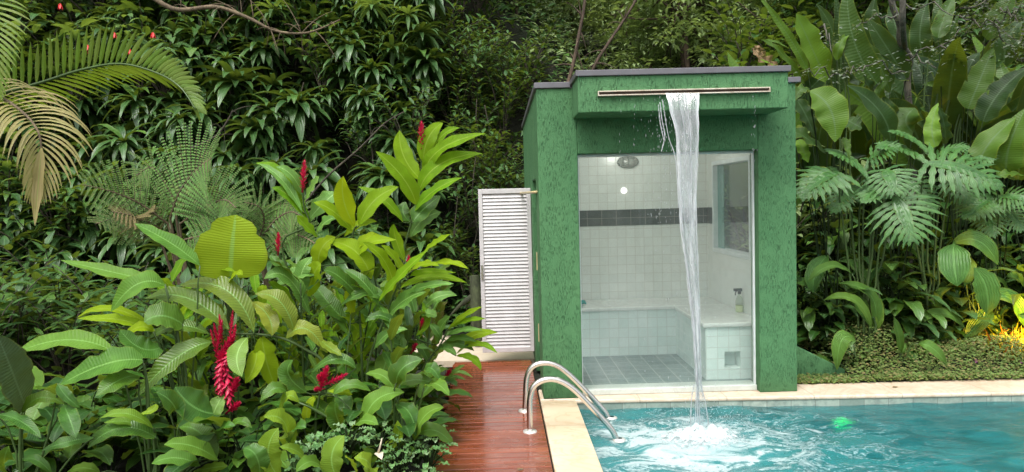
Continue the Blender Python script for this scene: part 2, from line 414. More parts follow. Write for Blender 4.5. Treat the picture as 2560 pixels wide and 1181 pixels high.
# ------------------------------------------------------------------ world and light
w = bpy.data.worlds.new('World'); sc.world = w; w.use_nodes = True
nt = w.node_tree; bg = nt.nodes['Background']
sky = nt.nodes.new('ShaderNodeTexSky'); sky.sky_type = 'NISHITA'; sky.sun_disc = False
SUN_EL, SUN_AZ = math.radians(62), math.radians(205)       # azimuth from +Y, clockwise: behind the camera
sky.sun_elevation = SUN_EL; sky.sun_rotation = SUN_AZ; sky.air_density = 1.0; sky.dust_density = 4.0; sky.ozone_density = 1.0
hs = nt.nodes.new('ShaderNodeHueSaturation'); hs.inputs['Saturation'].default_value = .12
nt.links.new(sky.outputs[0], hs.inputs['Color']); nt.links.new(hs.outputs[0], bg.inputs[0]); bg.inputs[1].default_value = .15
sl = bpy.data.lights.new('sun', 'SUN'); sl.energy = 1.3; sl.angle = math.radians(28); sl.color = (1, .96, .90)
so = bpy.data.objects.new('sun', sl); COL.objects.link(so)
sd = V((math.sin(SUN_AZ)*math.cos(SUN_EL), math.cos(SUN_AZ)*math.cos(SUN_EL), math.sin(SUN_EL)))
so.rotation_euler = (-sd).to_track_quat('-Z', 'Y').to_euler(); so.location = (0, -6, 14)
sc.view_settings.view_transform = 'Standard'; sc.view_settings.look = 'None'; sc.view_settings.gamma = 1
sc.view_settings.exposure = 1.0
cy = sc.cycles; cy.use_denoising = True; cy.max_bounces = 9; cy.transparent_max_bounces = 24; cy.diffuse_bounces = 4
cy.glossy_bounces = 4; cy.transmission_bounces = 8; cy.sample_clamp_indirect = 6; cy.caustics_reflective = False

# ------------------------------------------------------------------ ground
PX0, PX1, PY0 = .585, 9.0, -4.0
def yfar(x): return 5.955-.045*(x-.58)
def sstep(a, b, x):
    t = max(0, min(1, (x-a)/(b-a))); return t*t*(3-2*t)
def gh(x, y):
    left = 1-sstep(.2, 2.2, x); right = sstep(2.6, 4.2, x)
    y0 = 9.6*left+10.4*(1-left)*(1-right)+9.0*right
    k = max(0, y-y0)
    top = 4.6*left+2.6*(1-left)*(1-right)+2.2*right
    z = -.06+top*sstep(0, 2.6, k)+max(0, k-2.0)*.46
    z += .30*sstep(6.3, 7.6, y)*right
    z += 1.4*sstep(-4.2, -7.5, x)*sstep(4, 7, y)
    if y > 6.5: z += noise.noise(V((x*.7, y*.7, 1.3)))*.25*sstep(6.5, 9, y)*(left+right*.6+sstep(10, 12, y)*.5)
    return z
def mk_ground():
    xs = sorted(set([-90, -60, -40, -28, -20, -15] + [-12+.5*i for i in range(24)] + [-.5, 0, PX0] + [1+.5*i for i in range(16)] + [PX1] + [9.5+.75*i for i in range(10)] + [20, 28, 40, 60, 90]))
    ys = sorted(set([-90, -60, -30, -15, -8, PY0] + [-3.5+.5*i for i in range(18)] + [5.7] + [6.0+.4*i for i in range(30)] + [18.5+i for i in range(10)] + [30, 35, 42, 55, 75, 110]))
    mb = MB(); n = len(xs)
    for y in ys:
        for x in xs: mb.v.append(V((x, y, gh(x, y))))
    for j in range(len(ys)-1):
        for i in range(n-1):
            if PX0-1e-4 <= xs[i] and xs[i+1] <= PX1+1e-4 and ys[j] >= PY0-1e-4 and ys[j+1] <= 6.0+1e-4: continue
            q = (j*n+i, j*n+i+1, (j+1)*n+i+1, (j+1)*n+i)
            mb.face(list(q), [(xs[i], ys[j])]*4)
    struct(mb.build('ground', M['soil']))
mk_ground()

# ------------------------------------------------------------------ pool, deck, coping
mb = MB()
A, B = (PX0, yfar(PX0)), (PX1, yfar(PX1))
def wallq(m, p, q, z0, z1):
    k = len(m.v); L = (V(q)-V(p)).length
    m.v += [V((*p, z0)), V((*q, z0)), V((*q, z1)), V((*p, z1))]
    m.face([k, k+1, k+2, k+3], [(0, z0), (L, z0), (L, z1), (0, z1)])
ring = [(PX0, PY0), (PX0, yfar(PX0)), (PX1, yfar(PX1)), (PX1, PY0)]
for i in range(4): wallq(mb, ring[i], ring[(i+1) % 4], -1.35, -.24)
k = len(mb.v); mb.v += [V((*p, -1.35)) for p in ring]; mb.face([k+3, k+2, k+1, k], [(p[0], p[1]) for p in ring[::-1]])
struct(mb.build('pool_basin', M['pooltile'], smooth=False))
mb = MB()
for i in range(4): wallq(mb, ring[i], ring[(i+1) % 4], -.24, -.036)
struct(mb.build('pool_waterline_wall', M['waterline'], smooth=False))
mb = MB(); mb.prism([(.30, yfar(.3)+.03), (.58, yfar(.58)-.03+.06), (.58, yfar(.58)-.010), (4.4, yfar(4.4)-.010), (9.3, yfar(9.3)-.010), (9.3, 6.10), (2.6, 6.24), (2.6, 6.32), (.30, 6.32)][::1], -.036, .0)
struct(bevel(mb.build('pool_coping', M['coping'], smooth=False), .014, 3))
mb = MB(); mb.prism([(.300, PY0), (.597, PY0), (.597, yfar(.58)-.03), (.300, yfar(.58)-.002)], -.036, .003)
struct(bevel(mb.build('pool_coping_side', M['copingy'], smooth=False), .008, 2))
mb = MB()                                                       # deck boards, one floor
y = -3.8; i = 0
while y < 7.5:
    xl = -.50+.03*math.sin(i*1.7); mb.box((xl, y, -.03), (.288, y+.0865, R.uniform(-.0015, .0015))); y += .095; i += 1
struct(bevel(mb.build('wooden_deck', M['deck'], smooth=False), .004, 2))
mb = MB(); mb.box((-.48, -3.8, -.075), (.296, 7.58, -.032)); struct(mb.build('deck_bed', M['soil'], smooth=False))
mb = MB(); mb.box((-1.1, 7.585, -.07), (.33, 9.4, -.004)); struct(mb.build('paved_path', M['creamtile'], smooth=False))

IMP = V((1.447, 5.19, -.085))
WZ = -.085
def wave(x, y):
    d = math.hypot(x-IMP.x, y-IMP.y)
    h = .010*math.sin(d*19-1)*math.exp(-d*.8)
    for a, b, c, q in ((3.1, 7.9, .3, .0046), (-5.2, 6.1, 1.9, .0042), (9.7, 11.3, 4.0, .0030), (-12.9, 5.3, 2.2, .0026), (2.2, -17.0, 5.1, .0022)):
        h += q*math.sin(a*x+b*y+c+1.5*noise.noise(V((x*1.1, y*1.1, c))))
    h += .007*noise.noise(V((x*4.2, y*6.5, 0)))+.022*math.exp(-d*d*7)*noise.noise(V((x*13, y*13, 4)))
    return h
def mk_water():
    mb = MB(); xs = [PX0+.001+(PX1-PX0-.002)*(i/230)**1.35 for i in range(231)]; ny = 170
    for j in range(ny+1):
        f = j/ny
        for x in xs:
            y = PY0+.01+(yfar(x)-.001-PY0-.01)*(f**.6); mb.v.append(V((x, y, WZ+wave(x, y))))
    n = len(xs)
    for j in range(ny):
        for i in range(n-1): mb.face([j*n+i, j*n+i+1, (j+1)*n+i+1, (j+1)*n+i], [(0, 0)]*4)
    nn = NT('pool water'); p = nn.pos()
    d = nn.n('ShaderNodeVectorMath', operation='SUBTRACT'); nn.set(d.inputs[0], p); d.inputs[1].default_value = tuple(IMP)
    dm = nn.map(d.outputs[0], (.70, .88, 0), (.09, .20, 0))
    ln = nn.n('ShaderNodeVectorMath', operation='LENGTH'); nn.set(ln.inputs[0], dm); dist = ln.outputs['Value']
    big = nn.noise(nn.map(p, (1, 1.7, 1)), 2.7, 6, .62, 1.1); fine = nn.noise(p, 24, 4, .7, .6)
    fil = nn.step(nn.math('ABSOLUTE', nn.math('SUBTRACT', big, .5)), .045, .0)
    cells = nn.n('ShaderNodeTexVoronoi', feature='DISTANCE_TO_EDGE'); nn.set(cells.inputs['Vector'], nn.map(p, (1, 1.4, 1))); cells.inputs['Scale'].default_value = 15
    lace = nn.step(cells.outputs[0], .10, .0)
    core = nn.step(nn.math('ADD', dist, nn.math('MULTIPLY', nn.math('SUBTRACT', big, .5), 1.9)), .66, .10)
    halo = nn.math('MULTIPLY', nn.step(dist, 1.45, .35), nn.math('MULTIPLY', fil, nn.math('ADD', .4, nn.math('MULTIPLY', lace, .6))))
    foam = nn.math('ADD', nn.math('MULTIPLY', core, nn.step(nn.math('ADD', fine, nn.math('MULTIPLY', core, .35)), .42, .72)), nn.math('MULTIPLY', halo, nn.step(fine, .36, .6)), clamp=True)
    foam = nn.math('MULTIPLY', foam, .92)
    bub = nn.math('MULTIPLY', nn.step(nn.noise(p, 46, 2, .5), .70, .76), nn.step(dist, 2.2, .4, 0, .5))
    foam = nn.math('MAXIMUM', foam, bub)
    h = nn.math('ADD', nn.noise(nn.map(p, (1, 1.9, 1)), 7, 5, .62, .6), nn.math('MULTIPLY', nn.noise(p, 30, 3), .25))
    nb = nn.bump(h, .5, .03)
    rf = nn.n('ShaderNodeBsdfRefraction'); rf.inputs['IOR'].default_value = 1.33; rf.inputs['Roughness'].default_value = .03
    nn.set(rf.inputs[0], (.72, .95, .94)); nn.set(rf.inputs['Normal'], nb)
    turb = nn.n('ShaderNodeBsdfDiffuse'); nn.set(turb.inputs[0], nn.mix(nn.step(big, .35, .65), (.014, .135, .150), (.042, .265, .275)))
    body = nn.mixsh(nn.math('ADD', .42, nn.math('MULTIPLY', nn.step(dist, 1.6, .2), .30)), rf.outputs[0], turb.outputs[0])
    gl = nn.n('ShaderNodeBsdfGlossy'); gl.inputs['Roughness'].default_value = .06; nn.set(gl.inputs['Normal'], nb)
    fr = nn.n('ShaderNodeFresnel'); fr.inputs[0].default_value = 1.33; nn.set(fr.inputs['Normal'], nb)
    s1 = nn.mixsh(fr.outputs[0], body, gl.outputs[0])
    fo = nn.bsdf((.52, .64, .65), .6, nn.bump(nn.noise(p, 55, 4, .7), .8, .02))
    struct(mb.build('pool_water', nn.end(nn.mixsh(foam, s1, fo))))
mk_water()

# underwater lamp on the far pool wall
lx = 2.80; ly = yfar(lx)
t = thing('pool_light', (lx, ly, -.50), 'round green underwater light glowing on the far pool wall', 'pool light')
mb = MB(); mb.lathe((lx, ly, -.50), [(.07, .0), (.07, .02), (.055, .028), (.05, .02)], 24, V((0, -1, 0))); mb.build('rim', M['flange'], t)
n = NT('green lamp lens'); e = n.n('ShaderNodeEmission'); e.inputs[0].default_value = (.0, 1, .16, 1); e.inputs[1].default_value = 3.2
mb = MB(); mb.lathe((lx, ly, -.50), [(.05, .018), (.035, .034), (.001, .04)], 24, V((0, -1, 0))); mb.build('lens', n.end(e.outputs[0]), t)

# ------------------------------------------------------------------ shower pavilion
X0, X1, Y0, Y1, ZT = .33, 2.49, 6.0, 9.3, 2.60
OX0, OX1, OZ = .662, 2.17, 2.055
pav = thing('shower_pavilion', (X0, Y0, 0), 'small green stucco shower house with glass front beside the pool', 'shower house')
mb = MB()
mb.box((X0, Y0, .0), (OX0, 6.2, ZT)); mb.box((OX1, Y0, .0), (X1, 6.2, ZT)); mb.box((OX0, Y0, OZ), (OX1, 6.2, ZT))
mb.box((X0, 6.2, -.05), (.46, 6.42, ZT)); mb.box((X0, 6.42, 1.87), (.46, 7.2, ZT)); mb.box((X0, 7.2, -.05), (.46, Y1, ZT))        # left wall round the doorway
WY0, WY1, WZ0, WZ1 = 6.72, 7.93, 1.06, 2.05
mb.box((2.37, 6.2, -.05), (X1, Y1, WZ0)); mb.box((2.37, 6.2, WZ1), (X1, Y1, ZT)); mb.box((2.37, 6.2, WZ0), (X1, WY0, WZ1)); mb.box((2.37, WY1, WZ0), (X1, Y1, WZ1))
mb.box((.46, 8.16, -.05), (2.37, 8.3, ZT)); mb.box((.46, Y1-.12, -.05), (2.37, Y1, ZT))
wl = bevel(mb.build('wall', M['stucco'], pav, smooth=False), .008, 2)
mb = MB(); mb.box((.628, 5.585, 2.345), (2.262, 5.999, 2.622)); bevel(mb.build('fascia_box', M['stucco'], pav, smooth=False), .008, 2)
mb = MB(); mb.box((.46, 6.2, 2.36), (2.37, 8.16, 2.46)); mb.build('ceiling', M['whitetrim'], pav, smooth=False)
mb = MB(); mb.box((X0+.01, Y0+.2, 2.47), (X1-.01, Y1-.01, 2.56)); mb.build('roof', M['cap'], pav, smooth=False)
mb = MB(); e = .018; H0, H1 = 2.601, 2.648
mb.box((X0-e, Y0-e, H0), (.612, Y0+.2, H1)); mb.box((2.278, Y0-e, H0), (X1+e+.02, Y0+.2, H1-.002))
mb.box((X0-e, Y0+.2, H0), (X0+.16, Y1+e, H1)); mb.box((X1-.16, Y0+.2, H0), (X1+e, Y1+e, H1)); mb.box((X0+.16, Y1-.14, H0), (X1-.16, Y1+e, H1))
mb.box((.612, 5.567, 2.623), (2.278, Y0+.2, 2.668))
bevel(mb.build('roof_cap', M['cap'], pav, smooth=False), .004, 1)
# spout
sx0, sx1, sz = .780, 2.112, 2.487
mb = MB(); mb.box((sx0, 5.558, sz+.010), (sx1, 5.586, sz+.019)); mb.box((sx0, 5.552, sz-.021), (sx1, 5.586, sz-.012)); mb.box((sx0, 5.556, sz-.012), (sx0+.008, 5.586, sz+.010)); mb.box((sx1-.008, 5.556, sz-.012), (sx1, 5.586, sz+.010))
sp = bevel(mb.build('water_spout', M['spout'], pav, smooth=False), .002, 1)
mb = MB(); mb.box((sx0+.008, 5.575, sz-.012), (sx1-.008, 5.5835, sz+.010)); mb.build('slot', M['darkgap'], sp, smooth=False)
# glass front
gy = 6.112; ft = .016
mb = MB(); mb.box((OX0, gy-.02, .05), (OX0+ft, gy+.02, OZ-.022)); mb.box((OX1-ft, gy-.02, .05), (OX1, gy+.02, OZ-.022)); mb.box((OX0, gy-.022, OZ-.022), (OX1, gy+.022, OZ))
fr_ = bevel(mb.build('glass_frame', M['whitetrim'], pav, smooth=False), .003, 1)
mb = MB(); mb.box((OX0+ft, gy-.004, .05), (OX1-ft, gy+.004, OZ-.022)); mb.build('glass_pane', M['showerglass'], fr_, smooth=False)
mb = MB(); mb.box((OX0, gy-.045, .001), (OX1, 6.235, .05)); bevel(mb.build('sill', M['sillstone'], pav, smooth=False), .006, 2)
# inside
mb = MB(); mb.box((.461, 6.2, -.02), (2.369, 7.52, .015)); mb.build('floor', M['slate'], pav, smooth=False)
mb = MB(); mb.box((.463, 8.14, .50), (2.367, 8.158, 2.36)); mb.box((.461, 7.2, -.02), (.468, 8.14, 2.36)); mb.box((.461, 6.2, -.02), (.468, 6.42, 2.36))
mb.box((2.362, 6.2, .50), (2.369, 8.14, WZ0)); mb.box((2.362, 6.2, WZ1), (2.369, 8.14, 2.36)); mb.box((2.362, 6.2, WZ0), (2.369, WY0, WZ1)); mb.box((2.362, WY1, WZ0), (2.369, 8.14, WZ1))
mb.build('tiled_wall', M['tile'], pav, smooth=False)
mb = MB(); mb.box((.468, 8.132, 1.365), (2.362, 8.1385, 1.545)); mb.box((2.355, 7.93, 1.365), (2.3615, 8.132, 1.545)); mb.build('tile_band', M['band'], pav, smooth=False)
mb = MB(); mb.box((.468, 7.52, .0), (2.36, 8.132, .49))
nx0, nx1, nz0, nz1 = 2.00, 2.145, .115, .265                    # small square recess in the bench end
mb.box((1.83, 6.42, .0), (nx0, 7.52, .49)); mb.box((nx1, 6.42, .0), (2.36, 7.52, .49)); mb.box((nx0, 6.42, .0), (nx1, 7.52, nz0)); mb.box((nx0, 6.42, nz1), (nx1, 7.52, .49)); mb.box((nx0, 6.56, nz0), (nx1, 7.52, nz1))
bn = mb.build('bench', M['tileb'], pav, smooth=False)
mb = MB(); mb.box((.468, 7.495, .492), (2.36, 8.13, .532)); mb.box((1.805, 6.395, .492), (2.36, 7.495, .532)); bevel(mb.build('bench_top', M['marble'], bn, smooth=False), .01, 2)
# window in the right wall
mb = MB(); a = .045
for p, q in (((2.35, WY0, WZ0), (2.47, WY1, WZ0+a)), ((2.35, WY0, WZ1-a), (2.47, WY1, WZ1)), ((2.35, WY1-a, WZ0+a), (2.47, WY1, WZ1-a)), ((2.35, WY0, WZ0+a), (2.47, WY0+a, WZ1-a))): mb.box(p, q)
wf = bevel(mb.build('window', M['whitetrim'], pav, smooth=False), .003, 1)
mb = MB(); mb.box((2.43, WY0+a, WZ0+a), (2.436, WY1-a, WZ1-a)); mb.build('pane', M['glass'], wf, smooth=False)
mb = MB(); mb.box((2.40, WY1-a-.22, WZ0+a), (2.406, WY1-a, WZ1-a)); mb.build('sliding_pane', M['glassg'], wf, smooth=False)
# bulkhead lamp
lc = P(1570, 405, 8.12); lc = V((lc.x, 8.139, lc.z))
mb = MB(); rows = []
for dx, dz, dy in ((.115, .062, 0), (.115, .062, .03), (.095, .045, .05), (.05, .02, .058), (.002, .001, .06)):
    rows.append([lc+V((dx*math.copysign(abs(math.cos(q))**.7, math.cos(q)), -dy, dz*math.copysign(abs(math.sin(q))**.8, math.sin(q)))) for q in [2*PI*j/28 for j in range(28)]])
mb.strip(rows, lambda i, j: (j/28, i/5), close=True); lm = mb.build('wall_lamp', M['lampglass'], pav)
mb = MB()
for s in (1.0, .62):
    pts = [lc+V((.113*s*math.cos(q), -.047-.018*(1-s), .060*s*math.sin(q))) for q in [2*PI*j/24 for j in range(25)]]; mb.tube(pts, .006, 6)
for dx in (-.06, 0, .06): mb.tube([lc+V((dx, -.036, .055)), lc+V((dx, -.068, .03)), lc+V((dx, -.068, -.03)), lc+V((dx, -.036, -.055))], .005, 6)
mb.build('guard', M['lampmetal'], lm)
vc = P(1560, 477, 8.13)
mb = MB(); mb.lathe((vc.x, 8.139, vc.z), [(.034, 0), (.034, .012), (.024, .02), (.001, .022)], 20, V((0, -1, 0))); n = NT('reflection glow'); e = n.n('ShaderNodeEmission'); e.inputs[0].default_value = (1, .98, .93, 1); e.inputs[1].default_value = 1.0  # glowing disc stands in for a lamp reflected in the glass
o = mb.build('reflection_disc', n.end(e.outputs[0]), pav); o['label'] = 'small glowing white disc on the tiled wall imitating a reflected lamp'
ld = bpy.data.lights.new('added fill light', 'POINT'); ld.energy = 6; ld.color = (1, .97, .90); ld.shadow_soft_size = .08  # added point light that brightens the shower interior, no real fitting behind it
lo = bpy.data.objects.new('added_fill_light', ld); COL.objects.link(lo); lo.location = (vc.x, 7.3, 2.2)
# loose things inside
b0 = P(1847, 781, 7.0); b0 = V((b0.x, 6.98, .532))
bt = thing('spray_bottle', b0, 'clear spray bottle with black trigger on the shower bench', 'spray bottle')
mb = MB(); mb.lathe(b0, [(.001, .001), (.036, .001), (.038, .012), (.038, .065)], 18); mb.build('liquid', M['soap'], bt)
mb = MB(); mb.lathe(b0, [(.038, .0655), (.037, .11), (.024, .15), (.013, .165), (.013, .178)], 18); mb.build('bottle', M['plastic'], bt)
mb = MB(); mb.lathe(b0, [(.016, .178), (.016, .205), (.001, .206)], 14); mb.box(tuple(b0+V((-.055, -.012, .205))), tuple(b0+V((.025, .012, .232)))); mb.tube([b0+V((-.03, 0, .206)), b0+V((-.04, 0, .18)), b0+V((-.037, 0, .165))], .006, 6); mb.build('trigger', M['black'], bt, smooth=False)
c0 = V((.80, 7.70, .533)); mb = MB(); rows = []
for i in range(9):
    rows.append([c0+V((-.10+.2*i/8, .12*(j/8-.5), .018+.022*noise.noise(V((i*.5, j*.5, 2)))*(1 if 0 < i < 8 else .2)+.02*math.sin(j/8*PI))) for j in range(9)])
mb.strip(rows, lambda i, j: (i/8, j/8)); k = len(mb.v)
o = mb.build('cleaning_cloth', M['cloth']); sm = o.modifiers.new('th', 'SOLIDIFY'); sm.thickness = .012
tag(o, 'small teal cloth left on the shower bench behind the left pillar', 'cloth')
# louvred door held open
dh = P(1200, 468, 7.45); dx0, dx1 = -.215, .325; dz0, dz1 = .105, 1.805; dy = 7.45
def slant_box(m, x0, x1, y, z, dpt, th, ang):
    c, s = math.cos(ang), math.sin(ang); pts = []
    for a, b in ((-dpt, -th), (dpt, -th), (dpt, th), (-dpt, th)): pts.append((y+a*c-b*s, z+a*s+b*c))
    k = len(m.v); m.v += [V((x0, p[0], p[1])) for p in pts]+[V((x1, p[0], p[1])) for p in pts]
    for i in range(4):
        j = (i+1) % 4; m.face([k+i, k+4+i, k+4+j, k+j], [(0, 0), (1, 0), (1, 1), (0, 1)])
mb = MB(); fwid = .042
mb.box((dx0, dy-.018, dz0), (dx0+fwid, dy+.018, dz1)); mb.box((dx1-fwid, dy-.018, dz0), (dx1, dy+.018, dz1)); mb.box((dx0+fwid, dy-.018, dz1-.05), (dx1-fwid, dy+.018, dz1)); mb.box((dx0+fwid, dy-.018, dz0), (dx1-fwid, dy+.018, dz0+.05))
dr = bevel(mb.build('door', M['white'], pav, smooth=False), .003, 1)
mb = MB(); nsl = 44
for i in range(nsl): slant_box(mb, dx0+fwid+.001, dx1-fwid-.001, dy, dz0+.05+(dz1-dz0-.1)*(i+.5)/nsl, .0255, .0016, math.radians(66))
mb.build('louvre', M['white'], dr, smooth=False)
mb = MB(); mb.box((dx0+.008, dy-.030, .87), (dx0+.030, dy-.018, 1.02)); mb.tube([(dx0+.018, dy-.031, .95), (dx0+.018, dy-.055, .95)], .007, 8); mb.build('latch', M['steel'], dr, smooth=False)
mb = MB(); mb.tube([(.23, dy-.03, 1.755), (.31, 6.6, 1.752), (.322, 6.18, 1.75)], .012, 8); mb.tube([(.23, dy+.0, 1.755), (.23, dy-.03, 1.755)], .014, 8); mb.build('door_stay', M['brass'], dr)
for z in (1.05, .40):
    mb = MB(); mb.box((.322, 6.45+.0, z), (.3285, 6.49, z+.16)); mb.build('hinge_plate', M['brass'], pav, smooth=False)

# ------------------------------------------------------------------ waterfall
def fall_edge(py, tab):
    for (y0, x0), (y1, x1) in zip(tab, tab[1:]):
        if py <= y1: return x0+(x1-x0)*(py-y0)/(y1-y0)
    return tab[-1][1]
TL = [(232, 1664), (280, 1676), (330, 1689), (420, 1694), (560, 1699), (650, 1711), (800, 1729), (960, 1739), (1090, 1733)]
TR = [(232, 1748), (330, 1747), (500, 1741), (600, 1744), (800, 1751), (960, 1754), (1090, 1772)]
def fy(z):
    d = max(0, sz-z); return 5.556-.36*math.sqrt(d/2.57)
def pix2fall(s, f):
    """s across 0..1, f down 0..1"""
    py = 233+f*(1092-233); D = 5.5
    for _ in range(3):
        p = P(fall_edge(py, TL)+(fall_edge(py, TR)-fall_edge(py, TL))*s, py, D); D = fy(p.z)
    return p
def uvy(n, uvv):
    q = n.n('ShaderNodeSeparateXYZ'); n.set(q.inputs[0], uvv); return q.outputs[1]
def mk_fall():
    t = thing('waterfall', IMP, 'white stream of water falling from the wall slot into the pool', 'waterfall')
    def mat(name, lo, hi, sx, op, fade=False):
        n = NT(name); uvv = n.uv()
        a = n.noise(n.map(uvv, (sx, 4.6, 1)), 1, 6, .66, .5); b = n.noise(n.map(uvv, (sx*2.2, 14, 1), (3, 1, 0)), 1, 3, .6)
        f = n.step(n.math('ADD', n.math('MULTIPLY', a, .7), n.math('MULTIPLY', b, .3)), lo, hi)
        nb = n.bump(n.math('ADD', a, n.math('MULTIPLY', b, .5)), .9, .03)
        wh = n.bsdf((.93, .95, .98), .18, nb, Specular_IOR_Level=.6)
        trl = n.n('ShaderNodeBsdfTranslucent'); trl.inputs[0].default_value = (.85, .88, .92, 1)
        whs = n.mixsh(.45, wh, trl.outputs[0])
        tr = n.n('ShaderNodeBsdfTransparent'); tr.inputs[0].default_value = (.93, .96, .97, 1)
        gl = n.n('ShaderNodeBsdfGlossy'); gl.inputs['Roughness'].default_value = .08; n.set(gl.inputs['Normal'], nb)
        f = n.math('ADD', f, n.math('MULTIPLY', n.step(uvy(n, uvv), .35, .6), .28), clamp=True)
        clear = n.mixsh(.14, tr.outputs[0], gl.outputs[0])
        s3 = n.n('ShaderNodeSeparateXYZ'); n.set(s3.inputs[0], uvv)
        eg = n.step(n.math('ABSOLUTE', n.math('SUBTRACT', n.math('FRACT', n.math('MULTIPLY', s3.outputs[0], .9999)), .5)), .34, .5, 0, .5)
        f = n.math('ADD', f, eg, clamp=True)
        sh = n.mixsh(n.math('MULTIPLY', n.math('ADD', f, .06, clamp=True), op), clear, whs)
        if fade: sh = n.mixsh(n.step(n.math('ADD', s3.outputs[1], n.math('MULTIPLY', a, .5)), 1.02, 1.22), sh, tr.outputs[0])
        return n.end(sh)
    m1 = mat('falling water sheet', .45, .66, 2.8, .66, True); m2 = mat('falling water strands', .36, .60, 3, .95)
    mb = MB(); nv, nu = 90, 18
    for layer in (0, 1):
        rows = []
        for i in range(nv+1):
            f = i/nv; row = []
            for j in range(nu+1):
                s = j/nu; p = pix2fall(s, f)
                bul = math.sin(PI*s)*(.035*min(1, f*3))*(1 if layer == 0 else -1)
                rip = .012*noise.noise(V((s*6, f*9, layer*5)))*min(1, f*4)
                edge = .010*noise.noise(V((f*26, 3+layer, 0)))*(abs(s-.5)*2)**3
                row.append(p+V((edge, -bul+rip, 0)))
            rows.append(row)
        mb.strip(rows, lambda i, j: (j/nu*.999+layer*3.0, i/nv*1.0))
    mb.build('water_sheet', m1, t)
    mb = MB(); rr = random.Random(3)
    for k in range(7):
        s0 = rr.random(); s1 = min(1, max(0, s0+rr.uniform(-.25, .25))); f0 = rr.choice((0, 0, .0, rr.uniform(.05, .6))); f1 = min(1, f0+rr.uniform(.25, .8)); wd = rr.uniform(.0015, .0055)
        pts = []; rad = []
        for i in range(31):
            q = i/30; f = f0+(f1-f0)*q
            p = pix2fall(s0+(s1-s0)*q, f); p = p+V((.006*noise.noise(V((k*3, f*14, 0))), -.03*rr.uniform(.9, 1.1)+.01*noise.noise(V((k, f*10, 7))), 0))
            pts.append(p); rad.append(wd*(.35+.65*math.sin(PI*min(1, q+.08)))*(1+.6*noise.noise(V((k*7, f*30, 1)))))
        mb.tube(pts, rad, 6)
    side = [[(1656, 250), (1664, 300), (1672, 345), (1686, 385), (1693, 440), (1696, 520)], [(1650, 256), (1655, 300), (1662, 340), (1653, 380)], [(1646, 262), (1651, 310), (1660, 350)], [(1735, 960), (1728, 1010), (1727, 1085)], [(1752, 960), (1764, 1010), (1775, 1090)], [(1746, 955), (1748, 1020), (1750, 1088)], [(1744, 955), (1740, 1020), (1738, 1088)]]
    for sd_ in side:
        pts = []
        for q in catm([V((a, b, 0)) for a, b in sd_], 22):
            D = 5.5
            for _ in range(3): p = P(q.x, q.y, D); D = fy(p.z)-.01
            pts.append(p)
        mb.tube(pts, [.003+.004*abs(noise.noise(V((i*.6, sd_[0][0], 0)))) for i in range(len(pts))], 6)
    mb.build('water_strands', m2, t)
    mb = MB()                                                   # stray drops
    for k in range(420):
        if k < 200: px = rr.gauss(1655, 26); py = rr.uniform(245, 560)
        elif k < 300: px = fall_edge(600, TL)+rr.gauss(10, 45); py = rr.uniform(400, 1000)
        elif k < 340: px = rr.choice((1550, 1585, 1884, 1888))+rr.gauss(0, 2); py = rr.uniform(240, 420)
        else: px = rr.gauss(1750, 34); py = rr.uniform(960, 1095)
        D = 5.5
        for _ in range(2): p = P(px, py, D); D = fy(p.z)+rr.uniform(-.04, .04)
        r = rr.uniform(.0010, .0026); L = rr.uniform(.006, .030)
        mb.tube([p, p+V((0, 0, L*.4)), p+V((0, 0, L))], [r*.3, r, r*.2], 5)
    for k in range(900):                                        # splash drops thrown up round the foot
        a = rr.uniform(0, 2*PI); d = abs(rr.gauss(0, .24)); h = rr.random()**2.2*.34*math.exp(-d*3)
        p = IMP+V((math.cos(a)*d*1.3, math.sin(a)*d, .01+h)); r = rr.uniform(.001, .0042)
        mb.lathe(p, [(.0002, -r), (r*.8, -r*.5), (r*.8, r*.5), (.0002, r)], 6)
    mb.build('spray', m2, t)
    n = NT('splash foam'); pp = n.pos(); a = n.noise(pp, 26, 5, .7, .8)
    tr = n.n('ShaderNodeBsdfTransparent'); fo = n.bsdf((.60, .69, .70), .55, n.bump(n.noise(pp, 70, 3), .8, .02))
    mb = MB(); rows = []
    for i in range(22):
        r = .005+.43*(i/21)**1.2; row = []
        for j in range(48):
            q = 2*PI*j/48; x, y = math.cos(q)*r*1.45, math.sin(q)*r*.85
            nz = noise.noise(V((x*9, y*9, 2)))+.5*noise.noise(V((x*25, y*25, 5)))
            row.append(V((IMP.x-.03+x, IMP.y-.04+y, WZ+.012+.095*math.exp(-(r/.13)**2)*(.7+nz)+.016*nz-.022*(r/.42)**2)))
        rows.append(row)
    mb.strip(rows, lambda i, j: (j/48, i/21), close=True)
    uvs = n.n('ShaderNodeSeparateXYZ'); n.set(uvs.inputs[0], n.uv())
    msk = n.step(n.math('SUBTRACT', n.math('ADD', a, .16), n.math('MULTIPLY', uvs.outputs[1], .62)), .26, .50)
    mb.build('splash_foam', n.end(n.mixsh(msk, tr.outputs[0], fo)), t)
mk_fall()

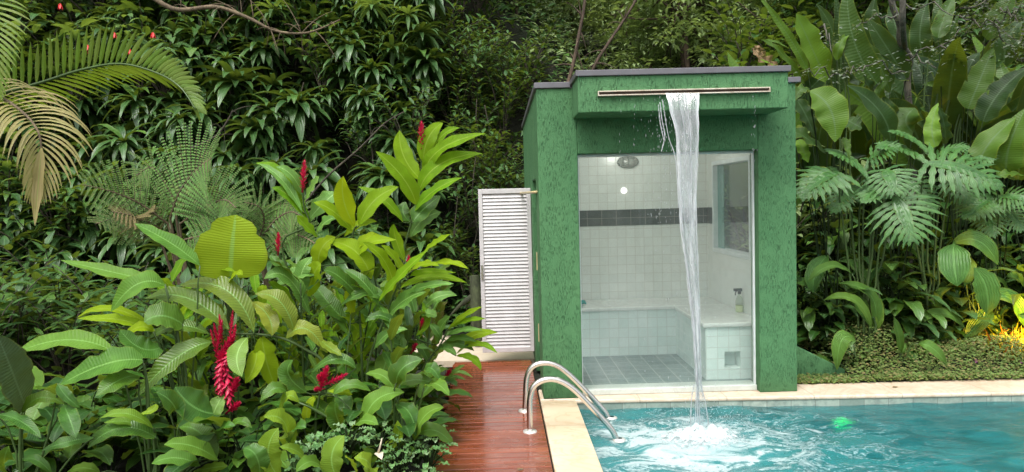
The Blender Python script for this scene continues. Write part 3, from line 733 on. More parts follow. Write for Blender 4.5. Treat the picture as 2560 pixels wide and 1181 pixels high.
# ------------------------------------------------------------------ handrails
def rail(px, label, seq):
    pts = catm(seq, 46); base = seq[0]
    t = thing('pool_handrail', base, label, 'handrail', 'pair of pool handrails')
    mb = MB(); mb.tube(pts, .0215, 14); mb.build('tube', M['steel'], t)
    mb = MB(); mb.lathe(base, [(.001, .012), (.024, .012), (.050, .008), (.052, .0), (.052, -.004)], 22); mb.build('flange', M['flange'], t)
    e = seq[-1]; d = (seq[-1]-seq[-2]).normalized(); ctr = pts[-3]
    mb = MB(); mb.lathe(V((ctr.x, ctr.y, WZ+.008)), [(.024, .010), (.045, .004), (.046, -.012)], 20); mb.build('flange', M['flange'], t)
def railseq(bx, by, Yr, pix):
    return [V((P(bx, by, Yr).x, Yr, .0))]+[P(a, b, Yr) for a, b in pix]
r1 = railseq(1325, 1080, 5.16, [(1324, 1030), (1325, 995), (1333, 968), (1352, 953), (1380, 948), (1408, 956), (1436, 975), (1470, 1009), (1510, 1052), (1530, 1076), (1540, 1096), (1546, 1112), (1550, 1126)])
r2 = railseq(1312, 1028, 5.68, [(1314, 985), (1316, 948), (1325, 924), (1343, 911), (1370, 908), (1395, 916), (1422, 936), (1455, 968), (1495, 1010), (1512, 1030), (1521, 1046), (1527, 1060), (1531, 1072)])
rail(0, 'nearer curved steel pool handrail standing on the wet deck edge', r1)
rail(0, 'farther curved steel pool handrail next to the green pillar foot', r2)
# ------------------------------------------------------------------ plants: helpers
CROP = {'1': (0, 0), '2': (640, 0), '3': (1280, 0), '4': (1920, 0), '5': (0, 590), '6': (640, 590), '8': (1920, 590)}
def cp(c, x, y): return (CROP[c][0]+x/2, CROP[c][1]+y/2)
MATS = {'g': 'ginger', 'd': 'gingerdark', 'p': 'gingerpale', 'b': 'broad', 'l': 'broadlight', 'y': 'greyleaf', 'h': 'heli', 'e': 'pleat'}
def tracedleaf(mb, c, b, m, t, w, D, rng, tint=0.0, kind='ginger', dt=None, fold=.2, wave=.011, n=12, face=.75):
    pb, pt = cp(c, *b), cp(c, *t)
    Db = D+rng.uniform(-.05, .05); Dt = D+(rng.uniform(-.24, .10) if dt is None else dt)
    if m is None: pm = ((pb[0]+pt[0])/2, (pb[1]+pt[1])/2-.07*math.hypot(pb[0]-pt[0], pb[1]-pt[1]))
    else: pm = cp(c, *m)
    B, T, C = P(*pb, Db), P(*pt, Dt), P(*pm, (Db+Dt)/2-.03)
    path = [bez(B, C, T, i/n) for i in range(n+1)]
    W = w/2*D/F
    N = ((CAM-C).normalized()*face+V((rng.uniform(-.25, .25), 0, .65))).normalized()
    blade(mb, path, W, kind, N, fold, wave*min(1, W*8), tint, rng)
    return B
def redcone(mb, a, b, r, n=34, rng=R):
    ax = (b-a); L = ax.length; ax.normalize(); p = ax.orthogonal().normalized(); q = ax.cross(p)
    for i in range(n):
        t = (i+.5)/n; an = i*2.4
        rad = r*(math.sin(PI*(t*.86+.12))**.7)
        o = p*math.cos(an)+q*math.sin(an)
        s = a+ax*(L*t)+o*rad*.25
        d = (o*(1-.55*t)+ax*(.75+.6*t)).normalized()
        dleaf(mb, s, d, rad*1.25+.008, rad*.75+.004, -.1, 'lance', 3, up=(ax-o*.4), fold=.5, wave=0, rng=rng)
    mb.tube([a-ax*.02, b], [r*.3, r*.12], 6)
def hero(name, label, cat, D, stem, leaves, seed, group=None, flower=None, srad=.011, kind='ginger', petiole=False):
    """a plant whose shoot is laid along stem (top to bottom) and whose leaves leave it there"""
    rng = random.Random(seed)
    pts = [P(*cp(*q), D) for q in stem]; low = pts[-1]
    root = V((low.x-.02, D, gh(low.x, D)))
    t = thing(name, root, label, cat, group)
    full = catm(pts+[V((low.x-.01, D, (low.z+root.z)/2)), root], 26)
    mb = MB(); mb.tube(full, [srad*.55, srad], 7)
    fol = {}
    for lf in leaves:
        c, b, m, tip, w, mt = lf[:6]; tint = lf[6] if len(lf) > 6 else 0.0
        kd = lf[7] if len(lf) > 7 else kind; dd = lf[8] if len(lf) > 8 else 0.0
        f = fol.setdefault(mt, MB())
        B = tracedleaf(f, c, b, m, tip, w, D+dd, rng, tint, kd)
        if petiole:
            mid = B*.55+root*.45+V((rng.uniform(-.03, .03), .04, .06)); mb.tube([bez(root+V((rng.uniform(-.05, .05), rng.uniform(-.03, .05), 0)), mid, B, i/8) for i in range(9)], [.007, .0045], 6)
        else:
            near = min(full, key=lambda q: (q-B).length)
            if .02 < (near-B).length < .5: mb.tube([bez(near, (near+B)*.5+V((0, 0, -.01)), B, i/4) for i in range(5)], [.005, .004], 5)
    mb.build('stem', M['petiole' if petiole else 'stem'], t)
    for mt, f in fol.items(): f.build('foliage', M[MATS[mt]], t)
    if flower:
        fm = MB()
        for a, b, r in flower:
            redcone(fm, P(*cp(*a), D-.03), P(*cp(*b), D-.05), r, rng=rng)
            if len(flower) < 6: fm.build('flower', M['red'], t); fm = MB()
        if fm.v: fm.build('flower', M['red'], t)
    return t

# ------------------------------------------------------------------ red ginger clump, traced shoot by shoot
hero('red_ginger', 'tallest ginger shoot topped by an upright red flower, near the white door', 'ginger plant', 5.8,
     [('2', 825, 735), ('2', 825, 880), ('2', 800, 1010), ('2', 770, 1135), ('6', 735, 90), ('6', 715, 300), ('6', 705, 640)],
     [('2', (832, 905), (742, 790), (718, 652), 96, 'g', .25), ('2', (835, 815), (862, 690), (935, 615), 92, 'g', .2), ('2', (868, 785), (930, 680), (1020, 640), 52, 'g', .1),
      ('2', (838, 872), (930, 742), (1148, 668), 78, 'g', .15), ('2', (812, 968), (915, 825), (1132, 768), 86, 'g', .1), ('2', (802, 1028), (735, 890), (598, 757), 98, 'g', .15),
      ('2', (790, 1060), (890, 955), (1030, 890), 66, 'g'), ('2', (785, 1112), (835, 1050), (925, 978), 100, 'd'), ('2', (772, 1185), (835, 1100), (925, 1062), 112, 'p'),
      ('2', (768, 1110), (735, 1060), (748, 1010), 70, 'd'), ('2', (735, 1112), (640, 1000), (512, 935), 62, 'g', .1), ('6', (745, 130), (700, 20), (690, -60), 60, 'g')],
     1, 'red ginger shoots', [(('2', 826, 735), ('2', 828, 610), .034)])
hero('red_ginger', 'ginger shoot with an upright red flower above the fern, left of the tallest one', 'ginger plant', 5.5,
     [('2', 232, 950), ('2', 240, 1040), ('2', 262, 1130), ('6', 130, 30), ('6', 190, 250), ('6', 300, 500), ('6', 360, 620)],
     [('2', (255, 1085), (140, 890), (0, 815), 78, 'g'), ('2', (275, 1110), (170, 985), (80, 938), 62, 'g'), ('2', (238, 1018), (285, 935), (316, 885), 72, 'p', .1), ('2', (258, 1105), (345, 1010), (405, 965), 100, 'p'),
      ('2', (312, 1185), (250, 1130), (205, 1078), 72, 'g', .1), ('2', (240, 990), (180, 880), (100, 835), 62, 'p'), ('2', (300, 1175), (350, 1110), (415, 1090), 96, 'p'), ('2', (230, 1060), (130, 900), (10, 818), 50, 'p')],
     2, 'red ginger shoots', [(('2', 233, 950), ('2', 243, 802), .031)])
hero('red_ginger', 'ginger shoot with a thin red bud low above the pale leaves beside the round leaf', 'ginger plant', 5.2,
     [('6', 112, 80), ('6', 130, 140), ('6', 180, 300), ('6', 260, 480), ('6', 330, 600)],
     [('6', (165, 195), (110, 140), (70, 95), 50, 'd'), ('6', (270, 400), (160, 210), (40, 215), 90, 'p'), ('6', (255, 300), (290, 190), (325, 140), 108, 'g', .35, 'oval'), ('6', (240, 320), (225, 200), (280, 105), 90, 'p'),
      ('6', (200, 420), (140, 300), (60, 230), 70, 'g'), ('6', (290, 200), (200, 190), (90, 260), 90, 'p')],
     3, 'red ginger shoots', [(('6', 110, 85), ('6', 112, -15), .022)])
hero('red_ginger', 'flowerless ginger shoot with the brightest yellow green upright leaf', 'ginger plant', 5.35,
     [('2', 500, 1130), ('6', 480, 20), ('6', 500, 200), ('6', 520, 420), ('6', 530, 650)],
     [('2', (497, 1135), (440, 1010), (437, 882), 98, 'g', .85), ('2', (515, 1130), (590, 1005), (712, 935), 92, 'g', .25), ('2', (480, 1155), (390, 1060), (288, 1012), 78, 'g', .35), ('2', (440, 1185), (520, 1120), (605, 1110), 50, 'g', .5),
      ('6', (310, 150), (330, 60), (398, 5), 92, 'g', .5), ('6', (578, 218), (500, 80), (368, 28), 112, 'g', .4), ('6', (548, 345), (430, 215), (340, 172), 92, 'd'), ('6', (458, 440), (350, 320), (298, 243), 98, 'd'),
      ('6', (500, 120), (560, 40), (700, 20), 70, 'g', .4), ('6', (480, 90), (560, 10), (640, 20), 60, 'g', .55), ('6', (500, 330), (470, 300), (490, 420), 60, 'g', .8)],
     4, 'red ginger shoots')
hero('red_ginger', 'ginger shoot with a small red bud and leaves spreading right toward the door', 'ginger plant', 5.2,
     [('6', 758, 160), ('6', 735, 200), ('6', 690, 290), ('6', 640, 420), ('6', 560, 640)],
     [('6', (628, 362), (540, 235), (438, 168), 64, 'd'), ('6', (690, 282), (645, 130), (530, 30), 72, 'g', .3), ('6', (735, 215), (700, 120), (625, 45), 62, 'g', .3), ('6', (828, 92), (890, 40), (972, -8), 52, 'g', .3),
      ('6', (755, 188), (830, 145), (915, 150), 56, 'g', .45), ('6', (858, 150), (960, 132), (1062, 165), 44, 'g', .5), ('6', (720, 262), (880, 205), (1055, 236), 52, 'g', .2), ('6', (702, 312), (840, 255), (988, 240), 56, 'p'),
      ('6', (650, 412), (745, 320), (850, 280), 94, 'p'), ('6', (718, 468), (630, 400), (545, 432), 52, 'd'), ('6', (590, 568), (660, 490), (758, 468), 64, 'p'), ('6', (770, 200), (850, 180), (1000, 185), 42, 'g', .2), ('6', (640, 330), (560, 280), (420, 350), 70, 'd'), ('6', (610, 330), (720, 200), (860, 70), 70, 'g', .1)],
     5, 'red ginger shoots', [(('6', 760, 165), ('6', 764, 100), .016)])
hero('red_ginger', 'slender ginger shoot with a narrow red bud behind the pale leaves near the deck', 'ginger plant', 5.5,
     [('6', 822, 440), ('6', 800, 500), ('6', 770, 580), ('6', 750, 640)],
     [('6', (828, 372), (910, 305), (1005, 298), 58, 'p'), ('6', (820, 380), (870, 390), (905, 400), 60, 'p'), ('6', (800, 500), (850, 420), (830, 330), 50, 'g'), ('6', (905, 545), (925, 460), (972, 402), 64, 'p'), ('6', (790, 540), (700, 540), (640, 480), 60, 'd'), ('6', (800, 520), (830, 560), (870, 640), 60, 'd')],
     6, 'red ginger shoots', [(('6', 822, 460), ('6', 834, 415), .018), (('6', 780, 580), ('6', 800, 545), .022)])
hero('red_ginger', 'low ginger shoot with narrow leaves fanning over the deck edge before the white door', 'ginger plant', 5.45,
     [('6', 955, 470), ('6', 930, 530), ('6', 880, 600), ('6', 830, 680)],
     [('6', (960, 468), (1040, 400), (1132, 355), 38, 'g', .3), ('6', (965, 462), (1050, 425), (1148, 415), 36, 'g', .1), ('6', (950, 500), (1040, 470), (1132, 472), 36, 'p'), ('6', (1018, 556), (1100, 495), (1208, 485), 58, 'g', .3), ('6', (1000, 592), (1100, 540), (1208, 587), 46, 'g'), ('6', (1000, 600), (1080, 612), (1125, 672), 46, 'g'),
      ('6', (915, 562), (960, 565), (1002, 597), 44, 'p'), ('6', (930, 520), (900, 470), (870, 440), 44, 'p'), ('6', (940, 530), (1020, 510), (1100, 530), 44, 'd'), ('6', (905, 570), (1000, 540), (1090, 575), 56, 'd'), ('6', (900, 590), (850, 560), (800, 560), 50, 'p')],
     7, 'red ginger shoots')
hero('red_ginger', 'leaning ginger stem with yellow edged leaves and the largest hanging red flower spike', 'ginger plant', 4.65,
     [('5', 1150, 492), ('6', 0, 492), ('6', 130, 512), ('6', 250, 570), ('6', 340, 650)],
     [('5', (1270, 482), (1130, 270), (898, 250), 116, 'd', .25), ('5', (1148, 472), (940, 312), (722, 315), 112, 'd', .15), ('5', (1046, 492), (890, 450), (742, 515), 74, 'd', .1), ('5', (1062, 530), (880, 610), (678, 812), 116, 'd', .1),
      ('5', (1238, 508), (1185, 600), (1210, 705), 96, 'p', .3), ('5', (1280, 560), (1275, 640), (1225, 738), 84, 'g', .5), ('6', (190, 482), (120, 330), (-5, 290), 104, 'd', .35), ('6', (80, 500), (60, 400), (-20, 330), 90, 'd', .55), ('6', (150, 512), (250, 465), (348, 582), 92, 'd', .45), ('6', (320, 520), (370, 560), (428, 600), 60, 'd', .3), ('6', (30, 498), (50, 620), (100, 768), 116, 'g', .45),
      ('5', (1120, 790), (1075, 870), (1055, 945), 84, 'p', .2)],
     8, 'red ginger shoots', [(('5', 1100, 640), ('5', 1110, 590), .034), (('5', 1105, 830), ('5', 1100, 735), .030), (('5', 1150, 800), ('5', 1185, 715), .034), (('5', 1140, 880), ('5', 1195, 835), .026), (('5', 1150, 520), ('5', 1165, 370), .016), (('5', 1110, 520), ('5', 1097, 395), .015), (('5', 1085, 520), ('5', 1070, 440), .012), (('5', 1075, 560), ('5', 1053, 470), .010), (('5', 1160, 560), ('5', 1178, 445), .016), (('5', 1095, 600), ('5', 1165, 500), .030), (('5', 1080, 590), ('5', 1110, 420), .022),
          (('5', 1120, 580), ('5', 1100, 700), .040), (('5', 1130, 640), ('5', 1150, 860), .040), (('5', 1095, 650), ('5', 1105, 790), .040), (('5', 1150, 560), ('5', 1130, 640), .034)], .013)
hero('red_ginger', 'short ginger with a splayed red flower low among the dark broad leaves', 'ginger plant', 4.5,
     [('6', 320, 780), ('6', 312, 830), ('6', 300, 900)],
     [('6', (400, 800), (440, 850), (400, 960), 100, 'd'), ('6', (250, 942), (260, 860), (302, 798), 52, 'g', .7), ('6', (480, 790), (440, 780), (360, 775), 46, 'g', .5), ('6', (255, 785), (165, 700), (185, 620), 112, 'd'), ('6', (500, 662), (400, 615), (278, 682), 70, 'd')],
     9, 'red ginger shoots', [(('6', 325, 760), ('6', 355, 655), .030), (('6', 345, 745), ('6', 455, 690), .022), (('6', 330, 765), ('6', 300, 765), .016), (('6', 330, 740), ('6', 312, 700), .016), (('6', 350, 720), ('6', 330, 690), .018)])
hero('red_ginger', 'ginger sprig with a red bud and feathery leaves lying on the deck edge', 'ginger plant', 5.9,
     [('6', 960, 690), ('6', 930, 730), ('6', 890, 760)],
     [('6', (960, 700), (1000, 670), (1045, 645), 26, 'p'), ('6', (965, 700), (1020, 680), (1085, 710), 22, 'p'), ('6', (962, 705), (1000, 705), (1050, 720), 24, 'p'), ('6', (905, 750), (950, 720), (1010, 700), 40, 'd'), ('6', (900, 750), (860, 720), (830, 680), 50, 'd')],
     10, 'red ginger shoots', [(('6', 945, 710), ('6', 972, 668), .022)])
hero('red_ginger', 'ginger with a dark red flower head hidden at the middle of the clump', 'ginger plant', 5.75,
     [('6', 612, 310), ('6', 600, 420), ('6', 600, 600)],
     [('6', (700, 260), (640, 320), (600, 420), 60, 'p'), ('6', (610, 420), (700, 350), (780, 380), 60, 'p'), ('6', (600, 440), (500, 380), (400, 390), 60, 'd'), ('6', (600, 480), (700, 480), (780, 540), 70, 'd')],
     11, 'red ginger shoots', [(('6', 606, 315), ('6', 628, 280), .024), (('6', 635, 300), ('6', 655, 285), .018), (('6', 550, 510), ('6', 552, 480), .018)])

# ------------------------------------------------------------------ calathea clumps with big leaves
hero('calathea', 'tall plant holding the single big round yellow green leaf', 'calathea plant', 4.75, [('5', 1150, 215), ('5', 1148, 300), ('5', 1140, 420)],
     [('5', (1152, 205), (1160, 60), (1180, -105), 350, 'l', .72, 'round'), ('5', (1180, 180), (1080, 160), (1020, 190), 40, 'g', .3), ('5', (1130, 230), (1100, 190), (1070, 180), 46, 'g', .5), ('5', (1140, 240), (1180, 190), (1215, 195), 46, 'g', .5)], 12, 'calathea plants in the left bed', petiole=True)
hero('calathea', 'calathea with long drooping pale leaves reaching left over the dark shrubs', 'calathea plant', 4.6, [('5', 880, 420), ('5', 900, 560), ('5', 930, 700)],
     [('5', (1000, 150), (860, 40), (672, -62), 100, 'l', .0), ('5', (826, 242), (600, 190), (304, 122), 84, 'l', .1), ('5', (826, 250), (690, 240), (555, 378), 120, 'l', .05), ('5', (772, 462), (560, 365), (384, 410), 50, 'g', .5), ('5', (735, 470), (600, 420), (388, 415), 60, 'g', .4), ('5', (768, 480), (700, 455), (622, 505), 60, 'g', .5),
      ('5', (910, 440), (810, 400), (720, 430), 160, 'b', .1, 'round'), ('5', (800, 560), (700, 560), (600, 470), 130, 'b', .0, 'round')], 13, 'calathea plants in the left bed', kind='ginger', petiole=True)
hero('calathea', 'calathea with two wide grey green leaves stacked low at the left', 'calathea plant', 4.3, [('5', 720, 640), ('5', 730, 700), ('5', 740, 800)],
     [('5', (575, 582), (330, 520), (52, 600), 112, 'l', .1), ('5', (712, 622), (530, 640), (300, 745), 170, 'l', .0, 'oval'), ('5', (690, 700), (600, 720), (480, 800), 120, 'b', .1)], 14, 'calathea plants in the left bed', petiole=True)
hero('calathea', 'calathea with a large grey blade at the left frame edge and curled leaves below', 'calathea plant', 4.0, [('5', 110, 880), ('5', 105, 950), ('5', 100, 1050)],
     [('5', (128, 862), (60, 680), (-10, 500), 200, 'y', .0, 'oval'), ('5', (-20, 895), (90, 920), (205, 1010), 70, 'b'), ('5', (105, 890), (200, 810), (320, 842), 74, 'b', .2), ('5', (320, 845), (350, 920), (380, 1010), 90, 'b'), ('5', (290, 740), (330, 800), (400, 860), 60, 'b'), ('5', (30, 1200), (20, 1130), (45, 1050), 80, 'b', .1), ('5', (470, 1010), (340, 1030), (212, 1072), 66, 'b'), ('5', (260, 1190), (180, 1120), (105, 1120), 50, 'b')], 15, 'calathea plants in the left bed', petiole=True)
hero('calathea', 'dark broad leaved clump with a pale new shoot below the hanging red flower', 'calathea plant', 4.15, [('5', 770, 960), ('5', 770, 1050), ('5', 780, 1150)],
     [('5', (775, 1005), (600, 960), (438, 1062), 116, 'b', .05, 'oval'), ('5', (765, 962), (640, 890), (500, 912), 56, 'l', .25), ('5', (770, 970), (640, 930), (520, 935), 46, 'l', .2), ('5', (700, 890), (760, 870), (780, 840), 40, 'l', .5), ('5', (1072, 1112), (1000, 985), (898, 955), 116, 'b', .1, 'oval'), ('5', (1092, 1122), (960, 1050), (820, 1045), 92, 'l', .1), ('5', (1000, 1150), (880, 1110), (758, 1140), 90, 'l', .0), ('5', (1065, 890), (960, 850), (876, 755), 190, 'b', .0, 'round'), ('5', (890, 960), (870, 850), (780, 780), 110, 'b'), ('5', (1140, 1000), (1190, 930), (1260, 960), 60, 'b', .1), ('5', (1090, 1020), (1100, 960), (1180, 950), 70, 'b'),
      ('5', (500, 1185), (420, 1160), (335, 1180), 60, 'l', .2), ('5', (1140, 1150), (1060, 1160), (965, 1180), 60, 'l', .3)], 16, 'calathea plants in the left bed', petiole=True)
hero('calathea', 'clump of glossy upright oval leaves nearest the camera beside the variegated plant', 'calathea plant', 3.75, [('6', 240, 1250), ('6', 240, 1300)],
     [('6', (112, 1205), (60, 1080), (112, 960), 136, 'l', .35, 'oval'), ('6', (150, 1065), (140, 930), (38, 905), 124, 'l', .4), ('6', (400, 1205), (380, 1090), (442, 998), 124, 'l', .3, 'oval'), ('6', (265, 1150), (210, 1080), (118, 1055), 74, 'l', .3), ('6', (350, 1190), (280, 1130), (200, 1180), 90, 'l', .1), ('6', (500, 1180), (470, 1120), (450, 1110), 50, 'l', .6), ('6', (575, 1200), (560, 1130), (490, 1110), 100, 'l', .45), ('6', (20, 1200), (0, 1100), (-60, 1060), 120, 'b'), ('6', (180, 1030), (200, 960), (250, 960), 100, 'b')], 17, 'calathea plants in the left bed', kind='oval', petiole=True)
hero('calathea', 'clump of broad upright leaves leaning over the wet deck', 'calathea plant', 4.35, [('6', 730, 900), ('6', 730, 1000), ('6', 720, 1100)],
     [('6', (540, 932), (610, 815), (742, 783), 112, 'l', .1, 'oval'), ('6', (790, 1018), (845, 900), (938, 858), 92, 'l', .1, 'oval'), ('6', (808, 992), (900, 975), (988, 1052), 86, 'b', .1), ('6', (700, 842), (770, 890), (797, 1002), 100, 'b'), ('6', (470, 978), (530, 925), (612, 945), 86, 'l', .1), ('6', (572, 1065), (690, 1040), (708, 922), 104, 'l', .5, 'oval'), ('6', (432, 975), (400, 890), (398, 828), 110, 'b', .05, 'oval'), ('6', (385, 795), (470, 742), (574, 778), 66, 'b', .1), ('6', (700, 737), (735, 660), (832, 618), 118, 'b', .05, 'oval'), ('6', (690, 772), (635, 700), (548, 690), 64, 'l', .1), ('6', (718, 1190), (750, 1110), (792, 1065), 84, 'l', .0), ('6', (648, 1190), (610, 1100), (530, 1062), 66, 'l', .25), ('6', (720, 745), (800, 720), (910, 745), 70, 'b', .1), ('6', (840, 760), (900, 740), (965, 800), 80, 'l', .05), ('6', (830, 700), (870, 660), (920, 720), 80, 'b'), ('6', (215, 835), (160, 800), (118, 876), 56, 'l', .5), ('6', (180, 820), (110, 760), (20, 830), 80, 'b', .1)], 18, 'calathea plants in the left bed', kind='ginger', petiole=True)

# anthurium spathe
ap = P(945, 1132, 3.95); rt = V((ap.x+.03, 3.98, -.03))
t = thing('anthurium', rt, 'small anthurium with a cream spadix near the bottom edge', 'anthurium')
mb = MB(); mb.tube([bez(rt, (rt+ap)*.5+V((.02, 0, .05)), ap, i/8) for i in range(9)], .004, 6); mb.build('stem', M['petiole'], t)
f = MB(); dleaf(f, ap, V((.3, -.6, -.1)), .07, .055, .3, 'heart', 5, wave=.002); f.build('spathe', M['creamflower'], t)
f = MB(); f.tube([ap, P(950, 1118, 3.93), P(955, 1096, 3.93)], [.007, .003], 8); f.build('spadix', M['creamflower'], t)

# ------------------------------------------------------------------ random plants used as fillers
def mk_ginger(seed, H, nl):
    rng = random.Random(seed); t = thing('red_ginger', (0, 0, 0), 'leafy ginger shoot without flower deep inside the ginger clump', 'ginger plant', 'leafy ginger shoots inside the clump')
    lean = V((rng.uniform(-.3, .3), rng.uniform(-.3, .05), 1)).normalized()
    pts = [lean*(H*i/10)+V((0, -.06*(i/10)**2, 0)) for i in range(11)]
    mb = MB(); mb.tube(pts, [.012, .006], 6); mb.build('stem', M['stem'], t)
    f = MB(); az = rng.uniform(0, PI)
    for k in range(nl):
        q = .3+.7*k/(nl-1); p = pts[min(10, int(q*10))]; s = 1 if k % 2 else -1
        d = V((math.cos(az)*s, math.sin(az)*s*.6, .75+q*.5)); L = rng.uniform(.26, .42)
        dleaf(f, p, d, L, L*.26, rng.uniform(.5, 1.1), 'ginger', 8, wave=.012, tint=rng.choice((0, 0, .1, .3)), rng=rng, half=2, fold=.25)
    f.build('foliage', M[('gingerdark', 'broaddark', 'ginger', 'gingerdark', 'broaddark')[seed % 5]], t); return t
def mk_broad(seed, nl, H, mat, name='calathea', label='low dark broad leaved plant in the shade under the gingers', group='low broad leaved plants', kind='oval', cat='calathea plant', asp=.48, LL=(.2, .34)):
    rng = random.Random(seed); t = thing(name, (0, 0, 0), label, cat, group)
    mb = MB(); f = MB()
    for k in range(nl):
        a = k*2.4+rng.uniform(-.4, .4); r = rng.uniform(.05, .30)*(H/.45); z = H*rng.uniform(.45, 1.0)
        tip = V((math.cos(a)*r, math.sin(a)*r, z)); mb.tube([bez(V((0, 0, 0)), tip*.5+V((0, 0, z*.22)), tip, i/6) for i in range(7)], [.006, .0035], 5)
        L = rng.uniform(*LL); d = V((math.cos(a), math.sin(a), rng.uniform(.1, .9)))
        dleaf(f, tip, d, L, L*asp, rng.uniform(.7, 1.5), kind, 8, wave=.008, tint=rng.choice((0, 0, 0, .15, .3)), rng=rng, half=2, fold=.2)
    mb.build('stem', M['darkstem'], t); f.build('foliage', M[mat], t); return t
def scatter(protos, spots, rng, s=(.85, 1.2), label=None, tilt=.12, wall=False):
    for k, (x, y, z) in enumerate(spots):
        p = protos[k % len(protos)]; rz = rng.uniform(-.6, .6) if wall else rng.uniform(0, 2*PI); sc_ = rng.uniform(*s)
        if k < len(protos): p.location = (x, y, z); p.rotation_euler = (0, 0, rz); p.scale = (sc_,)*3
        else: dup(p, (x, y, z), rz, sc_, label, rng.uniform(-tilt, tilt))
rg = random.Random(21)
gp = [mk_ginger(40+i, .95+.12*i, 9+i % 3) for i in range(5)]
sp_ = []
for k in range(58):
    y = rg.uniform(5.0, 6.9); x = -.62-rg.random()**1.1*(1.9)
    sp_.append((x, y, gh(x, y)))
scatter(gp, sp_, rg, (.62, 1.0))
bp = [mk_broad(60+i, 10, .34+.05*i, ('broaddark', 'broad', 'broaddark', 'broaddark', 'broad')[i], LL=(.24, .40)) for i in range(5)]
sp_ = []
for k in range(64):
    y = rg.uniform(4.3, 5.8); x = -.70-rg.random()*(y*.52+.2)
    sp_.append((x, y, gh(x, y)))
scatter(bp, sp_, rg, (.7, 1.05))
# variegated small plants
vp = [mk_broad(80+i, 18, .14, 'varieg', 'aluminium_plant', 'small silver striped plant at the foot of the calatheas', 'small silver striped plants', 'oval', 'silver plant', .55, (.05, .075)) for i in range(3)]
sp_ = [(P(a, b, d).x, d, max(.02, P(a, b, d).z-.13*1.4)) for a, b, d in ((790, 1085, 3.9), (830, 1075, 3.95), (870, 1060, 4.0), (770, 1110, 3.85), (1000, 1110, 4.1), (1040, 1095, 4.2), (1070, 1110, 4.2), (980, 1130, 4.05), (1060, 1150, 4.05), (1090, 1060, 4.35), (950, 1065, 4.2))]
scatter(vp, sp_, rg, (.9, 1.2))

# ------------------------------------------------------------------ shrubs, rosettes and the jungle slope
def mk_shrub(seed, name, label, cat, group, H, nb, LL, asp, mat, per=16, kind='oval', spread=.6, droop=.6):
    rng = random.Random(seed); t = thing(name, (0, 0, 0), label, cat, group); st = MB(); f = MB()
    for b in range(nb):
        a = b*2.4+rng.uniform(-.5, .5); r = spread*H*rng.uniform(.3, 1.0); h = H*rng.uniform(.55, 1.05)
        tip = V((math.cos(a)*r, math.sin(a)*r, h)); pts = [bez(V((0, 0, 0)), tip*.45+V((0, 0, h*.22)), tip, i/10) for i in range(11)]
        st.tube(pts, [.009*H, .003*H], 5)
        for k in range(per):
            q = .25+.75*k/per; i = int(q*10); p = pts[i].lerp(pts[min(10, i+1)], q*10-i); an = k*2.5+b
            d = V((math.cos(an), math.sin(an), rng.uniform(-.2, .6)))+(pts[min(10, i+1)]-pts[max(0, i-1)]).normalized()*.5
            L = rng.uniform(*LL); stalk = d.normalized()*L*.25
            dleaf(f, p+stalk, d, L, L*asp, droop*rng.uniform(.5, 1.5), kind, 4, wave=.003, tint=rng.choice((0, 0, 0, 0, .1, .35)), rng=rng, half=1, fold=.25)
    st.build('stem', M['vine'], t); f.build('foliage', M[mat], t); return t
def mk_rosette(seed, nl, L, asp=.15, mat='rosette', lab='dark glossy rosette of drooping strap leaves on the shaded jungle wall', grp='dark strap leaf rosettes on the jungle wall'):
    rng = random.Random(seed); t = thing('strap_leaf_rosette', (0, 0, 0), lab, 'rosette plant', grp)
    st = MB(); st.tube([bez(V((0, .55, -.35)), V((0, .22, -.1)), V((0, 0, 0)), i/8) for i in range(9)], [.010, .008], 5); st.build('stem', M['darkstem'], t)
    f = MB()
    for k in range(nl):
        a = k*2.4; up = .95-1.5*k/nl+rng.uniform(-.15, .15)
        d = V((math.cos(a), math.sin(a)*.8-.35, up)); l = L*rng.uniform(.75, 1.15)
        dleaf(f, V((0, 0, .02*(1-k/nl))), d, l, l*asp, rng.uniform(1.1, 2.1), 'lance', 7, wave=.004, tint=(rng.choice((0, .25, .5)) if k < 3 else 0), rng=rng, half=1, fold=.3)
    f.build('foliage', M[mat], t); return t
rg = random.Random(5)
ros = [mk_rosette(100+i, 20+3*(i % 3), .34+.035*i, .19+.025*(i % 3)) for i in range(6)]
def wallspot(x, z, rng, back=0.0):
    y = 9.55+.42*(z-.5)+rng.uniform(-.55, .35)+back
    return y
sp_ = []
for k in range(300):
    x = rg.uniform(-5.6, -.9) if k < 250 else rg.uniform(-7.6, -5.4); z = rg.uniform(.9, 6.2)
    sp_.append((x, wallspot(x, z, rg, -.3), z))
scatter(ros, sp_, rg, (.75, 1.3), tilt=.3, wall=True)
fs = [mk_shrub(140+i, 'fine_leaved_shrub', 'dense fine leaved evergreen shrub behind the ginger and white door', 'shrub', 'fine leaved shrubs on the jungle wall', 1.0, 12, (.10, .15), .36, 'jungle', 16, 'lance') for i in range(4)]
sp_ = []
for k in range(74):
    x = rg.uniform(-1.9, .75); z = rg.uniform(.1, 5.2)
    sp_.append((x, wallspot(x, z, rg, .35 if x > .1 else .1)+(.5 if x > .25 else 0), z-.4))
scatter(fs, sp_, rg, (.75, 1.15), tilt=.4, wall=True)
ls = [mk_shrub(160+i, 'broadleaf_shrub', 'medium leaved dull green shrub growing at the far left below the dry frond', 'shrub', 'broadleaf shrubs at the far left', 1.0, 9, (.12, .19), .52, 'jungle', 12, 'heart', .7) for i in range(4)]
sp_ = []
for k in range(46):
    y = rg.uniform(5.9, 8.6); x = -1.9-rg.random()*3.4
    sp_.append((x, y, gh(x, y)-.05))
scatter(ls, sp_, rg, (.75, 1.25))
